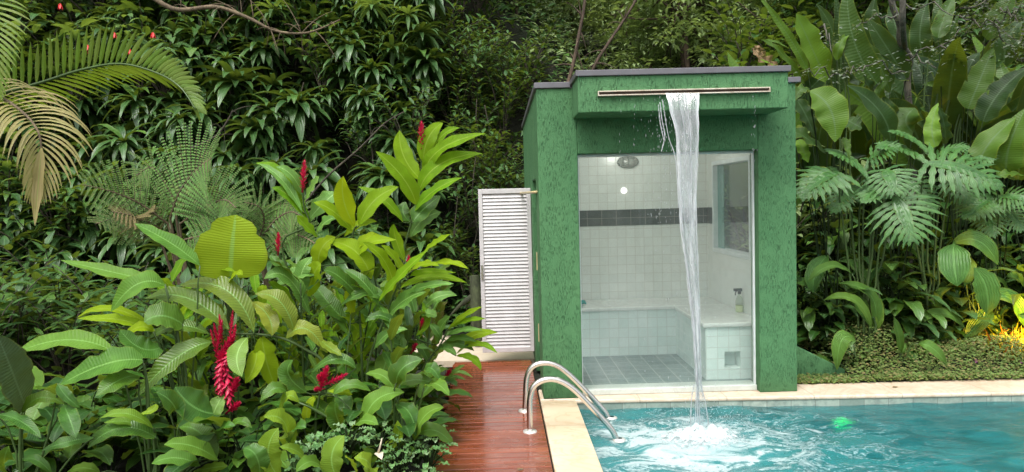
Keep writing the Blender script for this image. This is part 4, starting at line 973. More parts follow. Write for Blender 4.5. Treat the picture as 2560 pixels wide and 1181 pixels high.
us = [mk_shrub(180+i, 'climbing_shrub', 'grey green broad leaved climber high on the jungle wall at the top left', 'shrub', 'climbing shrubs at the top left', 1.0, 8, (.15, .26), .42, ('jungle', 'junglelight')[i % 2], 11, 'lance', .8, 1.2) for i in range(4)]
sp_ = []
for k in range(78):
    x = rg.uniform(-7.8, -4.0) if k < 66 else rg.uniform(-4.0, .3); z = rg.uniform(3.6, 6.2) if k > 24 else rg.uniform(.8, 3.8)
    if k <= 24: x = rg.uniform(-7.8, -4.6)
    sp_.append((x, wallspot(x, z, rg, -.35), z-.5))
scatter(us, sp_, rg, (.8, 1.3), tilt=.5)
lr = [mk_rosette(120+i, 18, .30+.04*i, .17, 'junglelight', 'bright fresh green rosette catching the light at the top of the jungle wall', 'bright rosettes at the top of the jungle wall') for i in range(3)]
sp_ = []
for k in range(26):
    x = rg.uniform(-3.4, -.9); z = rg.uniform(4.0, 5.6); sp_.append((x, wallspot(x, z, rg, -.75), z))
scatter(lr, sp_, rg, (.7, 1.1), tilt=.3, wall=True)
# ------------------------------------------------------------------ undergrowth covering the slopes
def mk_under():
    rng = random.Random(9)
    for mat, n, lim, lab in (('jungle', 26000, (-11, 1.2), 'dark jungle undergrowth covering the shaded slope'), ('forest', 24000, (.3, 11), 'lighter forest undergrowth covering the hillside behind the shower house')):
        mb = MB(); k = 0
        while k < n:
            x = rng.uniform(*lim); y = 9.2+rng.random()**1.5*17; 
            if abs(x-1.5) > y*.85+1: continue
            z = gh(x, y)
            for q in range(8):
                p = V((x+rng.gauss(0, .25), y+rng.gauss(0, .2), z+abs(rng.gauss(0, .28))))
                L = rng.uniform(.09, .17)*(.8+y*.03); quick(mb, p, (rdir(rng, -.7, .5)+V((0, -.35, 0))).normalized(), L, L*rng.uniform(.35, .55), V((rng.uniform(-.4, .4), -.5, 1)), rng.choice((0, 0, 0, .15, .4))); k += 1
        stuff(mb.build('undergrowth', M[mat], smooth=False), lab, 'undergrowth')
mk_under()
# ------------------------------------------------------------------ forest trees behind the shower house
def mk_tree(seed, name, label, group, H, cw, ch, mat, LL, ncl, per, lean=0.0):
    rng = random.Random(seed); t = thing(name, (0, 0, 0), label, 'tree', group); tr = MB(); cr_ = MB()
    top = V((lean, 0, H)); tp = [bez(V((0, 0, -.4)), V((lean*.3, 0, H*.5)), top, i/10) for i in range(11)]
    tr.tube(tp, [.06, .02], 8)
    for c in range(ncl):
        d = rdir(rng, -.8, 1); r = rng.uniform(.35, 1.0)
        ce = V((lean*.6, 0, H*.56))+V((d.x*cw*r, d.y*cw*r-.25, d.z*ch*r))
        b = tp[rng.randint(5, 10)]
        if c % 3 == 0: tr.tube([bez(b, (b+ce)*.5+V((0, 0, -.1)), ce, i/5) for i in range(6)], [.025, .006], 5)
        cs = rng.uniform(.25, .5)
        for q in range(per):
            o = rdir(rng)*cs*rng.random()**.5; p = ce+V((o.x, o.y, o.z*.6))
            L = rng.uniform(*LL); quick(cr_, p, (rdir(rng, -.6, .3)+o.normalized()*.5).normalized(), L, L*rng.uniform(.3, .48), V((rng.uniform(-.5, .5), -.3, 1)), rng.choice((0, 0, 0, .15, .4)))
    tr.build('trunk', M['bark'], t); cr_.build('crown', M[mat], t, smooth=False); return t
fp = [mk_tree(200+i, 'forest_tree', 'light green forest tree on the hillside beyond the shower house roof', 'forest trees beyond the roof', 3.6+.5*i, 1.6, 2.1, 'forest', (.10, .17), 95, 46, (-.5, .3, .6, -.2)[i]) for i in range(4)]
rg = random.Random(31); sp_ = []
for k in range(34):
    y = rg.uniform(12.6, 21); x = 1.2+rg.uniform(-.34, .36)*y
    sp_.append((x, y, gh(x, y)-.3))
scatter(fp, sp_, rg, (.75, 1.15), tilt=.08)
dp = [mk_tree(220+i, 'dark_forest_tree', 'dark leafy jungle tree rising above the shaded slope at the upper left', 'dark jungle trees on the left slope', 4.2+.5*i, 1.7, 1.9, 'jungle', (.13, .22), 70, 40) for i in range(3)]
sp_ = []
for k in range(16):
    y = rg.uniform(12.5, 17); x = rg.uniform(-8.5, -.3)
    sp_.append((x, y, gh(x, y)-.2))
scatter(dp, sp_, rg, (.85, 1.2), tilt=.05)
for k in range(9):
    y = rg.uniform(11.2, 14.5); x = rg.uniform(4.2, 9.5)
    c = dup(dp[k % 3], (x, y, gh(x, y)-.3), rg.uniform(0, 6.2), rg.uniform(.8, 1.1), 'dark leafy jungle tree standing behind the heliconias at the upper right'); c['group'] = 'dark jungle trees behind the heliconias'
def bare(name, label, cat, pts, r, mat='twig', twigs=0, seed=0, group=None, down=False):
    rng = random.Random(seed); t = thing(name, pts[0], label, cat, group); c = catm(pts, 30)
    mb = MB(); mb.tube(c, r, 7)
    for k in range(twigs):
        i = rng.randint(6, 28); d = rdir(rng); d.y *= .4
        if down: d.z = -abs(d.z)-.3
        e = c[i]+d*rng.uniform(.15, .5); mb.tube([bez(c[i], (c[i]+e)*.5+V((0, 0, .04)), e, q/5) for q in range(6)], [r[1]*.8, .002], 5)
    mb.build('trunk' if cat == 'tree' else 'stem', M[mat], t); return t
Q = lambda c, x, y, D: P(*cp(c, x, y), D)
bare('leaning_tree', 'dark brown trunk leaning right just behind the roof corner', 'tree', [V((.75, 11.3, gh(.75, 11.3)-.2)), P(1425, 190, 11.3), P(1447, 90, 11.3), P(1462, 0, 11.3), P(1470, -120, 11.3)], [.034, .020], 'bark', 8, 1)
bare('leaning_tree', 'thinner bare trunk slanting up to the right behind the roof middle', 'tree', [V((1.0, 11.6, gh(1, 11.6)-.2)), P(1480, 178, 11.6), P(1520, 110, 11.6), P(1560, 50, 11.6), P(1590, 0, 11.6), P(1640, -90, 11.6)], [.030, .016], 'bark', 10, 2)
bare('bare_branch', 'long bare branch arching across the top of the dark jungle wall', 'branch', [P(330, -50, 8.2), P(430, 22, 8.2), P(540, 18, 8.2), P(620, 45, 8.2), P(690, 78, 8.2), P(770, 82, 8.2), P(850, 50, 8.2)], [.032, .008], 'twig', 26, 3)
for k, pts in enumerate(([(760, 510), (820, 440), (900, 370), (960, 310), (1010, 280)], [(480, 370), (540, 340), (570, 300), (582, 275)])):
    bare('woody_vine', ('thin woody vine slanting up behind the two red ginger flowers', 'short woody vine curving up above the fern')[k], 'vine', [P(a, b, 8.6) for a, b in pts], [.014, .007], 'vine', 6, 5+k)
for k in range(26):
    x = rg.uniform(-4.6, .2) if k > 9 else rg.uniform(-1.6, .0); z0 = rg.uniform(2.2, 4.5) if k > 9 else rg.uniform(1.6, 2.4); y = wallspot(x, z0, rg, -.25); L = rg.uniform(.8, 2.0)
    bare('hanging_vine', 'thin hanging root or vine against the dark jungle wall', 'vine', [V((x, y, z0)), V((x+rg.uniform(-.1, .1), y-.03, z0-L*.4)), V((x+rg.uniform(-.15, .15), y-.05, z0-L*.75)), V((x+rg.uniform(-.2, .2), y, z0-L))], [.008, .004], 'vine', 3, 50+k, 'hanging vines on the jungle wall', True)
bare('moss_trunk', 'short mossy dark stump standing just left of the white door', 'tree', [P(1195, 850, 8.3), P(1193, 780, 8.3), P(1190, 730, 8.35), P(1186, 690, 8.4)], [.085, .06], 'moss', 4, 8)

# ------------------------------------------------------------------ ferns
def frond(mb, path, npin, plen, pn, prng, tint=0.0, N=V((0, -1, .45)), stalk=None):
    n = len(path)-1
    for k in range(npin):
        q = .10+.9*k/npin; i = min(int(q*n), n-1); p = path[i].lerp(path[i+1], q*n-i); T = (path[i+1]-path[i]).normalized(); S = T.cross(N).normalized()
        L = plen*(math.sin(PI*(q*.80+.18))**.8)
        for s in (-1, 1):
            d = (S*s+T*.45+V((0, 0, .05))).normalized(); pp = [p]; m = 7
            for a in range(m): d = (d+V((0, 0, -.06))+T*.02).normalized(); pp.append(pp[-1]+d*L/m)
            for a in range(pn):
                r = (a+.5)/pn; j = min(int(r*m), m-1); b = pp[j].lerp(pp[j+1], r*m-j); t2 = (pp[j+1]-pp[j]).normalized(); s2 = t2.cross(N).normalized()
                l = L*.066*(1-r*.6)+.006
                for u in (-1, 1): quick(mb, b, (s2*u+t2*.4).normalized(), l, L/pn*.80, N, tint if prng.random() < .9 else tint+.3)
            if stalk is not None: stalk.tube(pp, [.0025, .001], 4, caps=False)
def fern(label, root, specs, D, seed):
    rng = random.Random(seed); t = thing('tree_fern', root, label, 'fern'); st = MB(); fg = MB(); br = MB()
    for pts, plen, tint in specs:
        path = catm([P(a, b, D+d) for a, b, d in pts], 22); st.tube([root+V((0, 0, .05))]+[bez(root, (root+path[0])*.5+V((0, 0, .2)), path[0], i/6) for i in range(1, 6)]+path, [.013, .004], 6)
        frond(br if tint > .6 else fg, path, 15, plen, 18, rng, tint, stalk=st)
    st.build('stem', M['twig'], t); fg.build('fronds', M['fern'], t)
    if br.v: o = br.build('dead_fronds', M['fern'], t); o['label'] = 'brown dying fern fronds'
fr0 = P(470, 690, 7.2); fr0.z = gh(fr0.x, 7.2)
fern('large arching tree fern with feathery fronds below the jungle wall', fr0, [
    ([(425, 545, 0), (450, 480, -.1), (490, 425, -.25), (530, 395, -.45)], .56, 0.0), ([(420, 560, 0), (350, 510, -.2), (280, 480, -.4), (205, 462, -.6)], .36, .05),
    ([(450, 560, 0), (510, 520, -.15), (560, 500, -.3), (590, 520, -.5)], .40, 0.0), ([(420, 590, .1), (370, 555, -.1), (300, 545, -.2), (240, 560, -.4)], .30, .1), ([(400, 600, 0), (360, 560, -.1), (330, 540, -.3), (280, 530, -.5)], .22, .9),
    ([(440, 540, .2), (420, 470, .2), (380, 420, .1), (340, 440, 0)], .34, 0.0), ([(460, 600, 0), (520, 590, -.2), (560, 610, -.4), (590, 650, -.5)], .34, .0)], 7.0, 1)
fr1 = P(690, 720, 7.4); fr1.z = gh(fr1.x, 7.4)
fern('smaller tree fern half hidden behind the round leaf and ginger shoots', fr1, [
    ([(640, 610, 0), (660, 560, -.1), (650, 520, -.2), (610, 505, -.3)], .30, 0.0), ([(650, 600, 0), (690, 550, -.2), (730, 530, -.3), (760, 550, -.4)], .30, .05), ([(650, 640, 0), (710, 590, -.2), (750, 590, -.3), (790, 610, -.4)], .26, .0), ([(640, 620, 0), (620, 570, 0), (590, 550, -.1), (560, 560, -.2)], .28, .05)], 7.2, 2)

# ------------------------------------------------------------------ palm at the left edge
def pfrond(mb, st, rach, n, LL, W, up, droop, tint, rng, both=True, side=1, fwd=.45, fold=.3):
    path = catm(rach, 40); st.tube(path, [.013, .004], 6)
    for k in range(n):
        q = .04+.95*k/n; i = min(int(q*40), 39); p = path[i].lerp(path[i+1], q*40-i); T = (path[i+1]-path[i]).normalized(); S = T.cross(up).normalized(); U = S.cross(T)
        L = LL*(.45+.55*math.sin(PI*(q*.75+.18)))*(1-.5*q**3)*rng.uniform(.92, 1.05)
        for s in ((-1, 1) if both else (side,)):
            d = S*s*.8*(1-.4*q**3)+T*(fwd+.7*q**3)+U*.45
            dleaf(mb, p, d, L, W, droop*rng.uniform(.85, 1.2), 'strap' if False else 'lance', 8, up=U-S*s*.3, tint=tint+rng.uniform(-.08, .12), rng=rng, half=1, fold=fold, wave=.001)
rg = random.Random(77)
D = 5.4; pr = V((P(-330, 900, D).x, D, 0)); pr.z = gh(pr.x, D)
pt = thing('palm_tree', pr, 'feathery palm at the left edge with one green arching frond and one drying frond', 'palm')
crown = P(-240, 210, D)
mb = MB(); mb.tube([pr, pr.lerp(crown, .5)+V((.04, 0, 0)), crown], [.075, .05], 9); mb.build('trunk', M['barkgrey'], pt)
st = MB(); f = MB(); pfrond(f, st, [crown, P(-60, 240, D), P(80, 213, D-.1), P(200, 176, D-.2), P(300, 160, D-.3), P(390, 182, D-.4), P(450, 218, D-.5), P(489, 274, D-.55)], 48, .34, .036, V((-.1, .75, .65)), .35, .05, rg)
fr_ = f.build('frond', M['palm'], pt); fr_['label'] = 'fresh green arching palm frond'; st.build('rachis', M['petiole'], fr_)
st = MB(); f = MB(); pfrond(f, st, [crown+V((0, -.1, 0)), P(-90, 215, D-.5), P(0, 243, D-.6), P(50, 276, D-.65), P(85, 312, D-.7), P(102, 355, D-.72), P(100, 420, D-.72), P(92, 470, D-.72)], 34, .46, .018, V((.45, -.5, .75)), 2.1, .85, rg, fwd=.25)
dleaf(f, P(104, 370, D-.74), V((-.12, -.05, -1)), .50, .075, .1, 'lance', 10, up=V((.3, -1, 0)), tint=.95, half=2, wave=.012, fold=.4)
fr_ = f.build('frond', M['palm'], pt); fr_['label'] = 'yellow brown drying frond with curled leaflets'; st.build('rachis', M['twig'], fr_)
st = MB(); f = MB(); pfrond(f, st, [crown+V((0, -.1, .1)), P(-190, 60, D-.2), P(-120, -40, D-.4), P(-70, -60, D-.5), P(-25, 20, D-.6), P(-12, 120, D-.65), P(-12, 230, D-.65)], 46, .36, .020, V((.55, -.7, .3)), .7, .15, rg, fwd=.3)
fr_ = f.build('frond', M['palm'], pt); fr_['label'] = 'pale hanging frond cut by the frame edge'; st.build('rachis', M['petiole'], fr_)
# tiny red mallow flowers near the top left
for k, (a, b) in enumerate(((150, 9), (285, 81), (382, 81), (323, 121), (225, 120), (381, 137), (218, 112))):
    p = P(a, b, 6.6); t = thing('red_flower', p, 'tiny hanging red flower among the leaves behind the green palm frond', 'flower', 'tiny red flowers at the top left')
    f = MB()
    for j in range(5):
        an = j*1.257; dleaf(f, p, V((math.cos(an)*.35, math.sin(an)*.35, -1)), .06, .026, .0, 'oval', 4, fold=.4, wave=0)
    f.build('petals', M['redflower'], t); s = MB(); s.tube([p, p+V((.01, .03, .05)), p+V((.03, .16, .12)), p+V((.05, .5, .05))], .0025, 5); s.build('stem', M['stem'], t)

# ------------------------------------------------------------------ right bed: heliconias, philodendron, pleated leaves
def clump(name, label, cat, D, root_px, leaves, seed, mat, pet='petiole', pr=.008, group=None, kind='strap', build=None):
    rng = random.Random(seed); r = P(*root_px, D); r.z = gh(r.x, D)-.02
    t = thing(name, r, label, cat, group); st = MB(); fol = MB()
    for lf in leaves:
        c, b, m, tip, w, tint, dd = lf[:7]; kd = lf[7] if len(lf) > 7 else kind
        B = tracedleaf(fol, c, b, m, tip, w, D+dd, rng, tint, kd, n=14, wave=.006 if mat == 'pleat' else .026, fold=.22, dt=dd*0+rng.uniform(-.2, .1))
        st.tube([bez(r+V((rng.uniform(-.12, .12), rng.uniform(-.1, .1), 0)), r.lerp(B, .55)+V(((r.x-B.x)*.08, .03, .08)), B, i/10) for i in range(11)], [pr, pr*.5], 6)
    st.build('stem', M[pet if mat == 'pleat' else 'darkstem'], t); fol.build('foliage', M[mat], t); return t
clump('heliconia', 'heliconia beside the roof corner with a ragged yellowish upright leaf', 'heliconia', 8.0, (2080, 760), [
    ('4', (292, 405), (205, 210), (140, 68), 150, .55, 0), ('4', (350, 470), (365, 230), (335, -30), 90, 0, .3), ('4', (200, 362), (95, 170), (-70, -50), 46, .4, -.2), ('4', (300, 420), (330, 200), (240, 20), 90, .0, .5), ('4', (345, 300), (365, 220), (412, 165), 50, .45, -.2), ('4', (180, 420), (60, 260), (-40, 200), 40, .3, .2)], 1, 'heli', group='heliconias in the right bed')
clump('heliconia', 'heliconia with the tallest dark leaf rising out of frame', 'heliconia', 7.7, (2190, 800), [
    ('4', (545, 420), (425, 190), (400, -80), 140, .12, 0), ('4', (690, 395), (595, 240), (495, 90), 120, 0, .4), ('4', (610, 460), (560, 330), (500, 210), 80, .15, .2), ('4', (520, 520), (500, 430), (470, 380), 80, 0, .1), ('4', (570, 540), (555, 470), (600, 400), 60, .2, 0), ('4', (690, 400), (640, 360), (560, 270), 70, 0, .3)], 2, 'heli', group='heliconias in the right bed')
clump('heliconia', 'low heliconia with the bright hanging leaf against the green pavilion corner', 'heliconia', 6.9, (2090, 900), [
    ('4', (205, 455), (310, 545), (335, 712), 165, .45, -.1, 'ginger'), ('4', (210, 460), (165, 450), (130, 510), 60, .2, -.1, 'ginger'), ('4', (145, 500), (200, 600), (235, 690), 90, 0, .2), ('4', (120, 660), (190, 690), (290, 770), 90, .1, -.1), ('4', (385, 690), (395, 730), (410, 800), 40, .3, -.1), ('4', (150, 700), (180, 760), (200, 815), 60, .9, .1), ('4', (395, 600), (430, 620), (470, 640), 110, .1, .1, 'oval')], 3, 'heli', group='heliconias in the right bed')
clump('heliconia', 'heliconia with a curved grey green leaf arching left above the split leaves', 'heliconia', 7.2, (2235, 860), [
    ('4', (612, 722), (560, 560), (392, 425), 108, 0, 0, 'ginger'), ('4', (725, 665), (690, 600), (735, 540), 160, .15, .3, 'oval'), ('4', (838, 735), (820, 630), (852, 515), 84, .65, -.1), ('4', (890, 720), (880, 620), (850, 530), 60, 0, 0), ('4', (660, 640), (610, 560), (580, 480), 90, .05, .4), ('4', (780, 640), (790, 580), (760, 540), 90, .1, .4)], 4, 'heli', group='heliconias in the right bed')
clump('heliconia', 'heliconia with broad sunlit leaves in the upper right corner', 'heliconia', 7.6, (2400, 850), [
    ('4', (1000, 545), (1060, 400), (1128, 235), 135, .25, 0), ('4', (985, 415), (1010, 330), (1060, 260), 90, 0, .2), ('4', (1075, 608), (1160, 460), (1310, 330), 128, 0, -.1), ('4', (850, 190), (880, 90), (940, -40), 90, .15, .3), ('4', (1085, 190), (1150, 90), (1240, -40), 140, .12, .2), ('4', (880, 250), (850, 130), (860, -60), 70, .05, .5), ('4', (930, 350), (900, 230), (960, 60), 70, .05, .5), ('4', (1060, 560), (1010, 500), (960, 360), 70, 0, .3)], 5, 'heli', group='heliconias in the right bed')
clump('heliconia', 'heliconia with two pale yellow green leaves at the right frame edge', 'heliconia', 7.0, (2500, 860), [
    ('4', (1062, 800), (1120, 700), (1240, 588), 140, .35, 0), ('4', (1190, 860), (1210, 720), (1290, 540), 170, .3, .1), ('4', (1250, 900), (1270, 800), (1330, 700), 120, .2, .1), ('4', (1150, 890), (1200, 870), (1290, 880), 50, .3, -.1)], 6, 'heli', group='heliconias in the right bed')
clump('heliconia', 'dark heliconia deep in the shade behind the lichen covered trunk', 'heliconia', 8.6, (2300, 800), [
    ('4', (780, 300), (760, 160), (800, 0), 110, 0, 0), ('4', (700, 250), (640, 140), (620, 0), 110, 0, .3), ('4', (560, 250), (520, 130), (540, -20), 100, 0, .3), ('4', (1180, 330), (1200, 200), (1270, 100), 120, 0, .3), ('4', (950, 420), (920, 340), (940, 240), 90, 0, .2), ('4', (440, 480), (450, 400), (420, 300), 90, 0, .2), ('4', (620, 620), (640, 540), (620, 450), 110, 0, 0), ('4', (930, 640), (960, 560), (940, 470), 100, 0, 0)], 7, 'heli', group='heliconias in the right bed')
def mk_heli(seed):
    rng = random.Random(seed); t = thing('heliconia', (0, 0, 0), 'tall dark heliconia with paddle leaves crowding the shade at the back of the right bed', 'heliconia', 'dark heliconias at the back of the right bed'); st = MB(); f = MB()
    for k in range(8):
        a = k*2.4; h = rng.uniform(.7, 1.9); B = V((math.cos(a)*.22, math.sin(a)*.18, h)); st.tube([bez(V((0, 0, 0)), B*.5+V((0, 0, .1)), B, i/6) for i in range(7)], [.014, .008], 5)
        L = rng.uniform(.7, 1.15); dleaf(f, B, V((math.cos(a)*.5, math.sin(a)*.35-.1, 1)), L, L*.27, rng.uniform(.3, 1.5), 'strap', 12, up=V((0, -1, .3)), half=2, wave=.025, fold=.25, tint=rng.choice((0, 0, .2, .4)), rng=rng)
    st.build('stem', M['darkstem'], t); f.build('foliage', M['heli'], t); return t
rg = random.Random(17); sp_ = []
for k in range(30):
    x = rg.uniform(2.9, 7.6); y = rg.uniform(8.0, 9.6); sp_.append((x, y, gh(x, y)-.05))
scatter([mk_heli(500+i) for i in range(4)], sp_, rg, (.9, 1.35), wall=True)
# long bare heliconia stalks
for k, (x0, y0, x1, y1) in enumerate(((815, 640, 862, 360), (830, 640, 850, 380), (880, 640, 940, 300), (945, 690, 1040, 290), (930, 690, 1020, 330), (960, 640, 1010, 400), (580, 590, 560, 380), (390, 600, 372, 260), (410, 600, 385, 330), (360, 560, 345, 300), (780, 500, 800, 300))):
    a = Q('4', x0, y0, 7.9); b = Q('4', x1, y1, 7.9); g = V((a.x, a.y, gh(a.x, a.y)))
    bare('heliconia_stalk', 'long bare upright heliconia stalk among the tall leaves', 'stalk', [g, g.lerp(a, .6), a, a.lerp(b, .5)+V((.01, 0, 0)), b], [.012, .008], 'stem', 0, 9, 'bare heliconia stalks')
# lichen trunk with its twiggy crown of small grey leaves
t = thing('lichen_tree', P(2270, 900, 8.3).xy.to_3d(), 'pale lichen covered tree trunk with wiry twigs of tiny grey leaves', 'tree')
t.location.z = gh(t.location.x, 8.3); lb = V(t.location)
mb = MB(); tk = [lb, P(2278, 560, 8.3), P(2275, 220, 8.2), P(2262, 120, 8.0), P(2238, 40, 7.8), P(2235, -80, 7.7)]; c = catm(tk, 30); mb.tube([q+V((.03*math.sin(i*.9), 0, 0)) for i, q in enumerate(c)], [.042, .030], 9)
c2_ = catm([P(2262, 120, 8.0), P(2257, 60, 7.3), P(2258, -60, 7.2)], 10); mb.tube(c2_, .03, 7)
cm = MB(); rg = random.Random(4)
for a, b in (((2262, 180), (2170, 165)), ((2265, 140), (2350, 115)), ((2350, 115), (2480, 60)), ((2265, 150), (2340, 170)), ((2240, 40), (2140, 70)), ((2170, 165), (2110, 190)), ((2060, 60), (2080, 130)), ((2235, 0), (2400, 40)), ((2480, 60), (2560, 20)), ((2350, 115), (2420, 150)), ((2400, 40), (2540, 100)), ((2480, 60), (2540, 140)), ((2110, 190), (2010, 180)), ((2400, 20), (2560, -20)), ((2500, 20), (2570, 60))):
    A_, B_ = P(*a, 7.6), P(*b, 7.3+rg.uniform(-.2, .3)); pts = [bez(A_, (A_+B_)*.5+V((0, 0, rg.uniform(-.06, .1))), B_, i/8) for i in range(9)]; mb.tube(pts, [.010, .004], 5)
    dens = 2.4 if a[0] > 2340 else 1.1
    for k in range(int((B_-A_).length*75*dens)):
        p = pts[rg.randint(1, 8)]+rdir(rg)*rg.uniform(.01, .16); L = rg.uniform(.035, .065); quick(cm, p, rdir(rg, -.5, .4), L, L*.62, V((rg.uniform(-.4, .4), -.3, 1)))
mb.build('trunk', M['barkgrey'], t); cm.build('crown', M['ashleaf'], t, smooth=False)
br = P(2285, 245, 8.05); t = thing('bromeliad', br, 'small orange tinged bromeliad growing on the lichen covered trunk', 'bromeliad'); f = MB()
for k, (dx, dz, tn) in enumerate(((-.16, .03, .3), (-.10, .08, .6), (.04, .1, .8), (.08, .02, .9), (-.05, -.03, .5), (.06, -.06, .9))): dleaf(f, br+V((0, -.06, 0)), V((dx, -.06, dz)), .17, .022, .7, 'strap', 6, tint=tn, half=1, fold=.4, wave=0)
f.build('foliage', M['pleat'], t)
dl = P(1890, 140, 9.2); t = thing('dead_banana_leaf', dl, 'curled dead brown leaf hanging above the roof at its right end', 'dead leaf'); f = MB()
tracedleaf(f, '4', (50, 330), (-20, 300), (-75, 240), 60, 8.6, rg, 0, 'ginger', wave=.06, fold=.5); tracedleaf(f, '4', (-20, 290), (-50, 250), (-45, 228), 40, 8.55, rg, 0, 'ginger', wave=.06, fold=.6); f.build('blade', M['drydry'], t)
f = MB(); tracedleaf(f, '4', (60, 345), (10, 320), (-40, 300), 30, 8.6, rg, .9, 'ginger'); tracedleaf(f, '4', (110, 250), (50, 215), (-20, 200), 26, 8.6, rg, .3, 'ginger'); f.build('green_blade', M['heli'], t)
s = MB(); b_ = Q('4', 70, 350, 8.6); s.tube([b_, b_+V((.15, .05, -.5)), V((b_.x+.25, 8.7, gh(b_.x+.25, 8.7)))], .018, 6); s.build('stem', M['stem'], t)

def pinn(mb, B, T, up, W, n, rng, droop=.0, tint=0.0):
    """deeply lobed leaf: a midrib with strap lobes that merge near it"""
    ax = T-B; L = ax.length; m = (B+T)*.5+V((0, 0, .08*L)); path = [bez(B, m, T, i/20) for i in range(21)]
    blade(mb, path, W*.17, 'oval', up, .1, .004, tint, rng)
    for k in range(n):
        q = .02+.92*k/(n-1); i = min(int(q*20), 19); p = path[i].lerp(path[i+1], q*20-i); Tn = (path[i+1]-path[i]).normalized(); S = Tn.cross(up).normalized()
        prf = (.62+.38*math.sin(PI*min(1, q*1.5+.15))) if q < .5 else max(.16, 1-(q-.5)*1.65)
        for s in (-1, 1):
            l = W*.5*prf*rng.uniform(.9, 1.08); ang = 1.75-1.25*q if q > .12 else 2.2-q*4
            d = (S*s*math.sin(ang)+Tn*math.cos(ang)).normalized(); st_ = p+up*(.002*s*(k % 2))
            pth = [st_]; dd = V(d)
            for a in range(9): dd = (dd+V((0, 0, -.05))+Tn*.02+up*.02*math.sin(a)).normalized(); pth.append(pth[-1]+dd*l/9)
            wd = L/n*1.08; rows = []
            for a, pp in enumerate(pth):
                t = a/9; tt = (pth[min(a+1, 9)]-pth[max(a-1, 0)]).normalized(); s2 = tt.cross(up).normalized(); w = wd*.5*(.48+.42*math.sin(t*PI*1.1))*(1-t**4*.96)*(1+.34*math.sin(t*19+k*2.1))
                rows.append([pp-s2*w, pp-s2*w*.5+up*w*.12, pp+up*w*.18, pp+s2*w*.5+up*w*.12, pp+s2*w])
            mb.strip(rows, lambda i2, j2: (j2/4, i2/9), tint)
def philo(label, root_px, D, leaves, seed):
    rng = random.Random(seed); r = P(*root_px, D); r.z = gh(r.x, D); t = thing('split_leaf_philodendron', r, label, 'philodendron', 'split leaf philodendrons'); st = MB(); f = MB()
    for b, tip, w, n, dd, face in leaves:
        B = Q('4', *b, D+dd); T = Q('4', *tip, D+dd-.22); up = ((CAM-B).normalized()*face+V((0, 0, .8))).normalized()
        pinn(f, B, T, up, w/2*D/F*1.12, n, rng); st.tube([bez(r+V((rng.uniform(-.1, .1), 0, 0)), r.lerp(B, .6)+V((0, .1, .12)), B, i/12) for i in range(13)], [.012, .007], 7)
    st.build('stem', M['stem'], t); f.build('foliage', M['philo'], t)
philo('split leaf philodendron spreading deeply cut leaves beside the green pillar', (2170, 900), 6.7, [((350, 865), (165, 985), 300, 9, 0, .8), ((588, 850), (632, 960), 320, 9, .05, .9), ((635, 985), (722, 1200), 370, 10, -.1, 1.0), ((470, 840), (330, 770), 240, 10, .2, .7), ((560, 940), (480, 1010), 190, 8, .1, .8), ((500, 800), (640, 740), 220, 9, .3, .7), ((420, 930), (330, 1060), 220, 9, .25, .7), ((690, 900), (830, 1050), 240, 9, .3, .8)], 1)
philo('split leaf philodendron with the widest horizontal leaf at centre right', (2330, 900), 6.8, [((790, 818), (1160, 930), 330, 11, 0, .9), ((780, 740), (620, 660), 180, 10, .3, .6), ((830, 790), (1000, 740), 160, 10, .3, .6), ((720, 760), (560, 740), 190, 9, .25, .7), ((900, 880), (1010, 1010), 240, 9, .3, .8), ((960, 800), (1120, 800), 220, 9, .35, .7)], 2)
philo('dark split leaf philodendron in shade at the right edge', (2500, 920), 7.0, [((1150, 985), (1330, 1010), 230, 11, 0, .7), ((1130, 990), (1000, 1090), 260, 11, .1, .9), ((1170, 1040), (1270, 1150), 200, 10, .1, .9), ((1090, 1060), (1120, 1180), 200, 10, .15, .9)], 3)
clump('pleated_palm_grass', 'arching pleated leaves fanning from one base beside the green pillar', 'palm grass', 6.75, (2180, 835), [
    ('8', (528, 470), (515, 300), (355, 235), 70, .15, 0), ('8', (520, 470), (430, 320), (278, 322), 62, .3, -.1), ('8', (500, 440), (455, 330), (415, 340), 66, .05, 0), ('8', (550, 470), (560, 390), (562, 308), 40, .45, 0), ('8', (512, 305), (460, 165), (350, 125), 46, .05, .2), ('8', (420, 190), (310, 150), (200, 232), 56, .15, 0), ('8', (300, 95), (240, 180), (225, 285), 100, 0, .1), ('8', (480, 250), (440, 260), (400, 240), 40, .1, .1), ('8', (150, 230), (190, 230), (290, 200), 60, 0, .2)], 11, 'pleat', group='pleated palm grass plants', kind='ginger')
clump('pleated_palm_grass', 'single short pleated leaf bending over the green ramp wall', 'palm grass', 6.5, (2140, 880), [('8', (440, 525), (370, 520), (345, 672), 84, .15, -.1), ('8', (250, 590), (280, 620), (300, 640), 40, .2, .1)], 12, 'pleat', group='pleated palm grass plants', kind='ginger')
clump('pleated_palm_grass', 'small pleated seedling rising from the ground cover', 'palm grass', 6.45, (2255, 885), [('8', (665, 592), (655, 500), (628, 405), 48, .1, 0), ('8', (670, 592), (680, 560), (690, 535), 24, .2, 0), ('8', (750, 540), (820, 560), (892, 642), 60, .15, -.1)], 13, 'pleat', group='pleated palm grass plants', kind='ginger')
